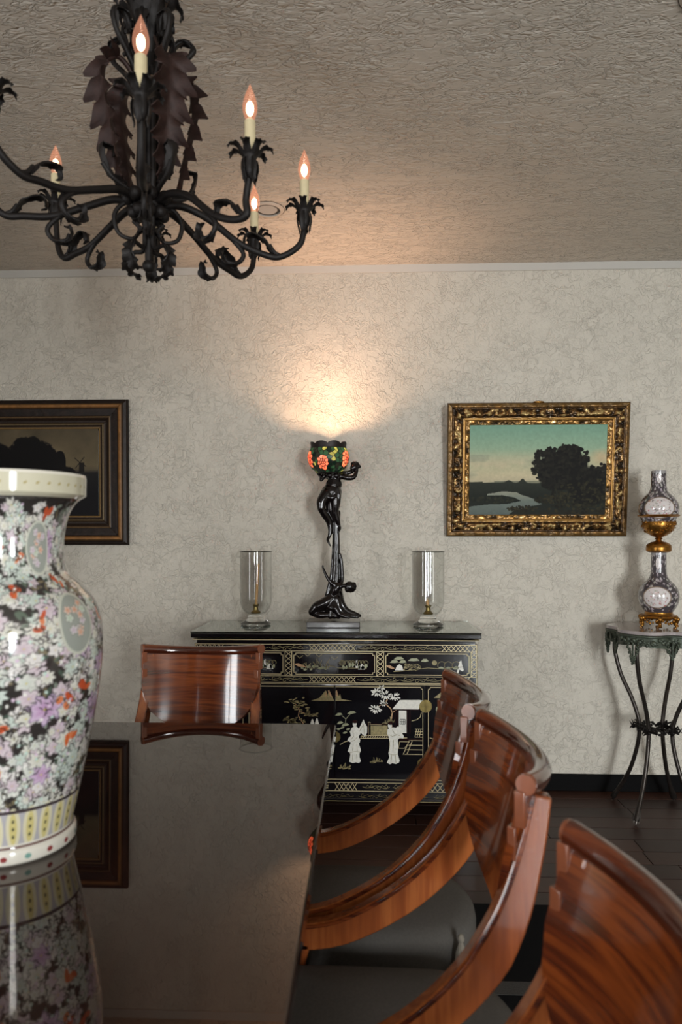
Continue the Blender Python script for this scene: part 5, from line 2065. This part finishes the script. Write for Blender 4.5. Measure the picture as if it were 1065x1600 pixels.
ARMS = [((0.101, -0.366), 0.199), ((0.289, -0.189), 0.172), ((0.384, 0.105), 0.188), ((0.214, 0.329), 0.211),
        ((-0.101, 0.367), 0.237), ((-0.324, 0.188), 0.262), ((-0.365, -0.104), 0.226), ((-0.226, -0.330), 0.236)]
for k, ((ax_, ay_), ztip) in enumerate(ARMS):
    az = math.atan2(ay_, ax_)
    R = math.hypot(ax_, ay_)
    zc = ztip - 0.166
    lo = min(-0.060, zc - 0.120)
    prof = [(0.03, 0.002), (0.085, 0.004), (0.15, -0.022), (0.225, 0.55 * lo - 0.02), (0.29, lo), (0.335, lo - 0.002), (R - 0.012, lo + 0.035), (R, zc - 0.030)]
    P_ = spline(az_pts(prof, az), 46)
    m = MB()
    m.tube(P_, list(np.interp(np.linspace(0, 1, 46), [0, 0.3, 1], [0.0105, 0.0090, 0.0078])), 10)
    arm = m.build('arm', M['iron'], ch, smooth=60)
    # calyx and flared drip cup of six leaves
    cx_, cy_ = R * cos(az), R * sin(az)
    m = MB()
    m.lathe([(0.0, zc - 0.046), (0.007, zc - 0.044), (0.014, zc - 0.030), (0.0165, zc - 0.016), (0.013, zc), (0.017, zc + 0.006), (0.0, zc + 0.008)], 16, (cx_, cy_, 0))
    for j in range(7):
        b_ = 2 * PI * j / 7 + k
        u_ = Vector((cos(b_), sin(b_), 0))
        c_ = Vector((cx_, cy_, zc))
        leaf(m, [c_ + u_ * 0.010, c_ + u_ * 0.022 + Vector((0, 0, 0.014)), c_ + u_ * 0.036 + Vector((0, 0, 0.024)), c_ + u_ * 0.047 + Vector((0, 0, 0.021)), c_ + u_ * 0.052 + Vector((0, 0, 0.013))], 0.012, (-sin(b_), cos(b_), 0), 3, 0.3, 0.0018, 14, 0.5, 0.4, 0.3)
    for j in range(4):
        b_ = 2 * PI * j / 4 + k * 0.7
        u_ = Vector((cos(b_), sin(b_), 0))
        c_ = Vector((cx_, cy_, zc))
        leaf(m, [c_ + u_ * 0.015 + Vector((0, 0, 0.0)), c_ + u_ * 0.018 + Vector((0, 0, -0.022)), c_ + u_ * 0.013 + Vector((0, 0, -0.042)), c_ + u_ * 0.014 + Vector((0, 0, -0.056))], 0.009, (-sin(b_), cos(b_), 0), 2, 0.2, 0.0015, 10, 0.6, 0.3, 0.2)
    m.build('drip_cup', M['iron'], arm, smooth=60)
    m = MB()
    m.lathe([(0.0, 0.0), (0.0125, 0.0), (0.0125, 0.078), (0.0105, 0.080), (0.0, 0.080)], 20, (cx_, cy_, zc + 0.006))
    m.build('candle_sleeve', M['wax'], arm, smooth=40)
    zb = zc + 0.085
    bp = [(0.0095, 0.0), (0.0110, 0.006), (0.0155, 0.020), (0.0168, 0.030), (0.0155, 0.042), (0.0110, 0.058), (0.0060, 0.070), (0.0028, 0.078), (0.0008, 0.083)]
    bp = [(q[0], q[1]) for q in spline([(r_, z, 0) for r_, z in bp], 22)]
    MB().lathe(bp, 24, (cx_, cy_, zb)).build('flame_bulb', M['bulb'], arm, smooth=180)
    f = MB()
    f.ball((cx_, cy_, zb + 0.028), (0.0088, 0.0088, 0.0165), 12, 10)
    f.build('filament', M['filament'], arm)
    # curled leaf rising from the bend, scroll hanging below the arm
    m = MB()
    leaf(m, az_pts([(0.315, lo + 0.006), (0.300, lo + 0.030), (0.270, lo + 0.052), (0.243, lo + 0.046), (0.238, lo + 0.026), (0.252, lo + 0.018)], az), 0.019, perp(az), 3, 0.3, 0.0022, 22, 0.45, 0.35, 0.5)
    m.tube(spline(az_pts([(0.335, lo), (0.318, lo + 0.008), (0.305, lo + 0.026)], az), 8), [0.006] * 8, 7)
    m.build('curled_leaf', M['iron'], arm, smooth=60)
    m = MB()
    zz = 0.42 * lo - 0.01
    m.tube(spline(az_pts([(0.165, -0.026), (0.215, zz - 0.022), (0.238, zz - 0.052), (0.222, zz - 0.076), (0.196, zz - 0.074), (0.188, zz - 0.058)], az), 22), [0.0062] * 12 + [0.006 - 0.0002 * i for i in range(10)], 8)
    leaf(m, az_pts([(0.228, zz - 0.068), (0.206, zz - 0.080), (0.186, zz - 0.068), (0.186, zz - 0.046), (0.200, zz - 0.040)], az), 0.018, perp(az), 3, 0.35, 0.0022, 18, 0.5, 0.35, 0.4)
    m.build('hanging_scroll', M['iron'], arm, smooth=60)

# long rusty acanthus leaves drooping beside the column
for az, w_ in ((PI + 0.75, 0.062), (PI - 0.60, 0.052), (-0.8, 0.060), (0.6, 0.052)):
    m = MB()
    pts = az_pts([(0.022, 0.275), (0.045, 0.315), (0.078, 0.338), (0.108, 0.318), (0.116, 0.262), (0.104, 0.195), (0.090, 0.130), (0.078, 0.070), (0.066, 0.030)], az)
    leaf(m, pts[2:], w_, perp(az), 7, 0.35, 0.0022, 100, 0.55, 0.60, 0.35)
    m.tube(spline(pts[:4], 14), 0.0062, 8)
    m.build('acanthus_leaf', M['rust'], ch, smooth=60)
    # curl at its foot
    m = MB()
    leaf(m, az_pts([(0.060, 0.030), (0.095, 0.040), (0.122, 0.075), (0.122, 0.110), (0.096, 0.112), (0.090, 0.090)], az), 0.018, perp(az), 3, 0.3, 0.0022, 24, 0.5, 0.3, 0.6)
    m.tube(spline(az_pts([(0.03, 0.012), (0.062, 0.026), (0.095, 0.040), (0.118, 0.066)], az), 12), 0.0066, 8)
    m.build('foot_curl', M['iron'], ch, smooth=60)
# scrolls flaring out above the leaves
for k, az in enumerate((PI - 0.25, 0.12, -PI / 2 - 0.5, PI / 2 + 0.5, -PI / 2 + 0.75, PI / 2 - 0.6)):
    m = MB()
    e = 0.02 * (k % 2)
    pts = az_pts([(0.018, 0.245), (0.035, 0.300), (0.070, 0.345), (0.104, 0.382), (0.112, 0.418 - e), (0.090, 0.438 - e), (0.066, 0.424 - e), (0.062, 0.400 - e), (0.074, 0.392 - e)], az)
    m.tube(spline(pts, 36), list(np.linspace(0.0075, 0.005, 36)), 8)
    leaf(m, pts[3:], 0.017, perp(az), 3, 0.3, 0.0022, 26, 0.45, 0.3, 0.6)
    m.build('upper_scroll', M['iron'], ch, smooth=60)
    m = MB()
    pts = az_pts([(0.016, 0.27), (0.026, 0.33), (0.050, 0.385), (0.062, 0.43), (0.050, 0.458), (0.034, 0.448), (0.032, 0.43)], az + 0.5)
    m.tube(spline(pts, 28), list(np.linspace(0.007, 0.005, 28)), 8)
    leaf(m, pts[2:], 0.019, perp(az + 0.5), 4, 0.3, 0.0022, 24, 0.5, 0.35, 0.5)
    m.build('inner_scroll', M['iron'], ch, smooth=60)
for k in range(7):
    az = 2 * PI * k / 7 + 0.2
    m = MB()
    leaf(m, az_pts([(0.014, 0.38), (0.026, 0.43), (0.042, 0.475), (0.066, 0.505), (0.080, 0.490), (0.078, 0.470)], az), 0.026, perp(az), 4, 0.35, 0.0022, 26, 0.5, 0.45, 0.4)
    m.build('crown_leaf', M['iron'], ch, smooth=60)
# scrolls and leaf buds hanging under the hub
for k in range(8):
    az = 2 * PI * k / 8 + 0.35
    m = MB()
    if k % 2 == 0:
        pts = az_pts([(0.028, -0.010), (0.058, -0.004), (0.082, -0.036), (0.072, -0.080), (0.038, -0.090), (0.022, -0.064), (0.038, -0.046)], az)
        m.tube(spline(pts, 34), list(np.linspace(0.0062, 0.0046, 34)), 8)
        leaf(m, pts[4:], 0.014, perp(az), 3, 0.35, 0.0022, 18, 0.5, 0.35, 0.5)
        m.build('under_scroll', M['iron'], ch, smooth=60)
    else:
        pts = az_pts([(0.016, -0.012), (0.012, -0.070), (0.018, -0.112), (0.050, -0.112), (0.066, -0.136), (0.052, -0.164), (0.030, -0.170)], az)
        m.tube(spline(pts[:5], 26), list(np.linspace(0.0070, 0.0048, 26)), 8)
        leaf(m, pts[3:], 0.023, perp(az), 3, 0.35, 0.0024, 30, 0.7, 0.3, 0.7)
        m.build('leaf_bud', M['iron'], ch, smooth=60)
MB().tube([(0, 0, -0.02), (0, 0, -0.15)], [0.012, 0.009], 10).ball((0, 0, -0.155), 0.016, 12, 8).build('drop_finial', M['iron'], ch, smooth=60)

# ------------------------------------------------------------------ round fittings in the ceiling
for i, (x, y, lab) in enumerate(((-0.420, 2.913, 'small round recessed ceiling fitting with pale grey disc, seen beside the chandelier bulbs'),
                                 (0.865, 1.790, 'round recessed ceiling fitting just showing at the upper right corner'))):
    e = empty('ceiling_fitting', (x, y, CZ))
    tag(e, lab, 'ceiling fitting', 'round fittings in the ceiling')
    MB().lathe([(0.052, -0.004), (0.054, -0.007), (0.066, -0.005), (0.070, -0.001), (0.070, 0.0), (0.052, 0.0)], 40, close=True).build('trim_ring', M['ceil_ring'], e)
    MB().lathe([(0.0, -0.003), (0.040, -0.003), (0.042, 0.0), (0.0, 0.0)], 32).build('disc', M['speaker'], e)
    MB().lathe([(0.0, -0.0012), (0.0722, -0.0012), (0.0722, 0.0), (0.0, 0.0)], 40).build('recess', M['stand_leg'], e)
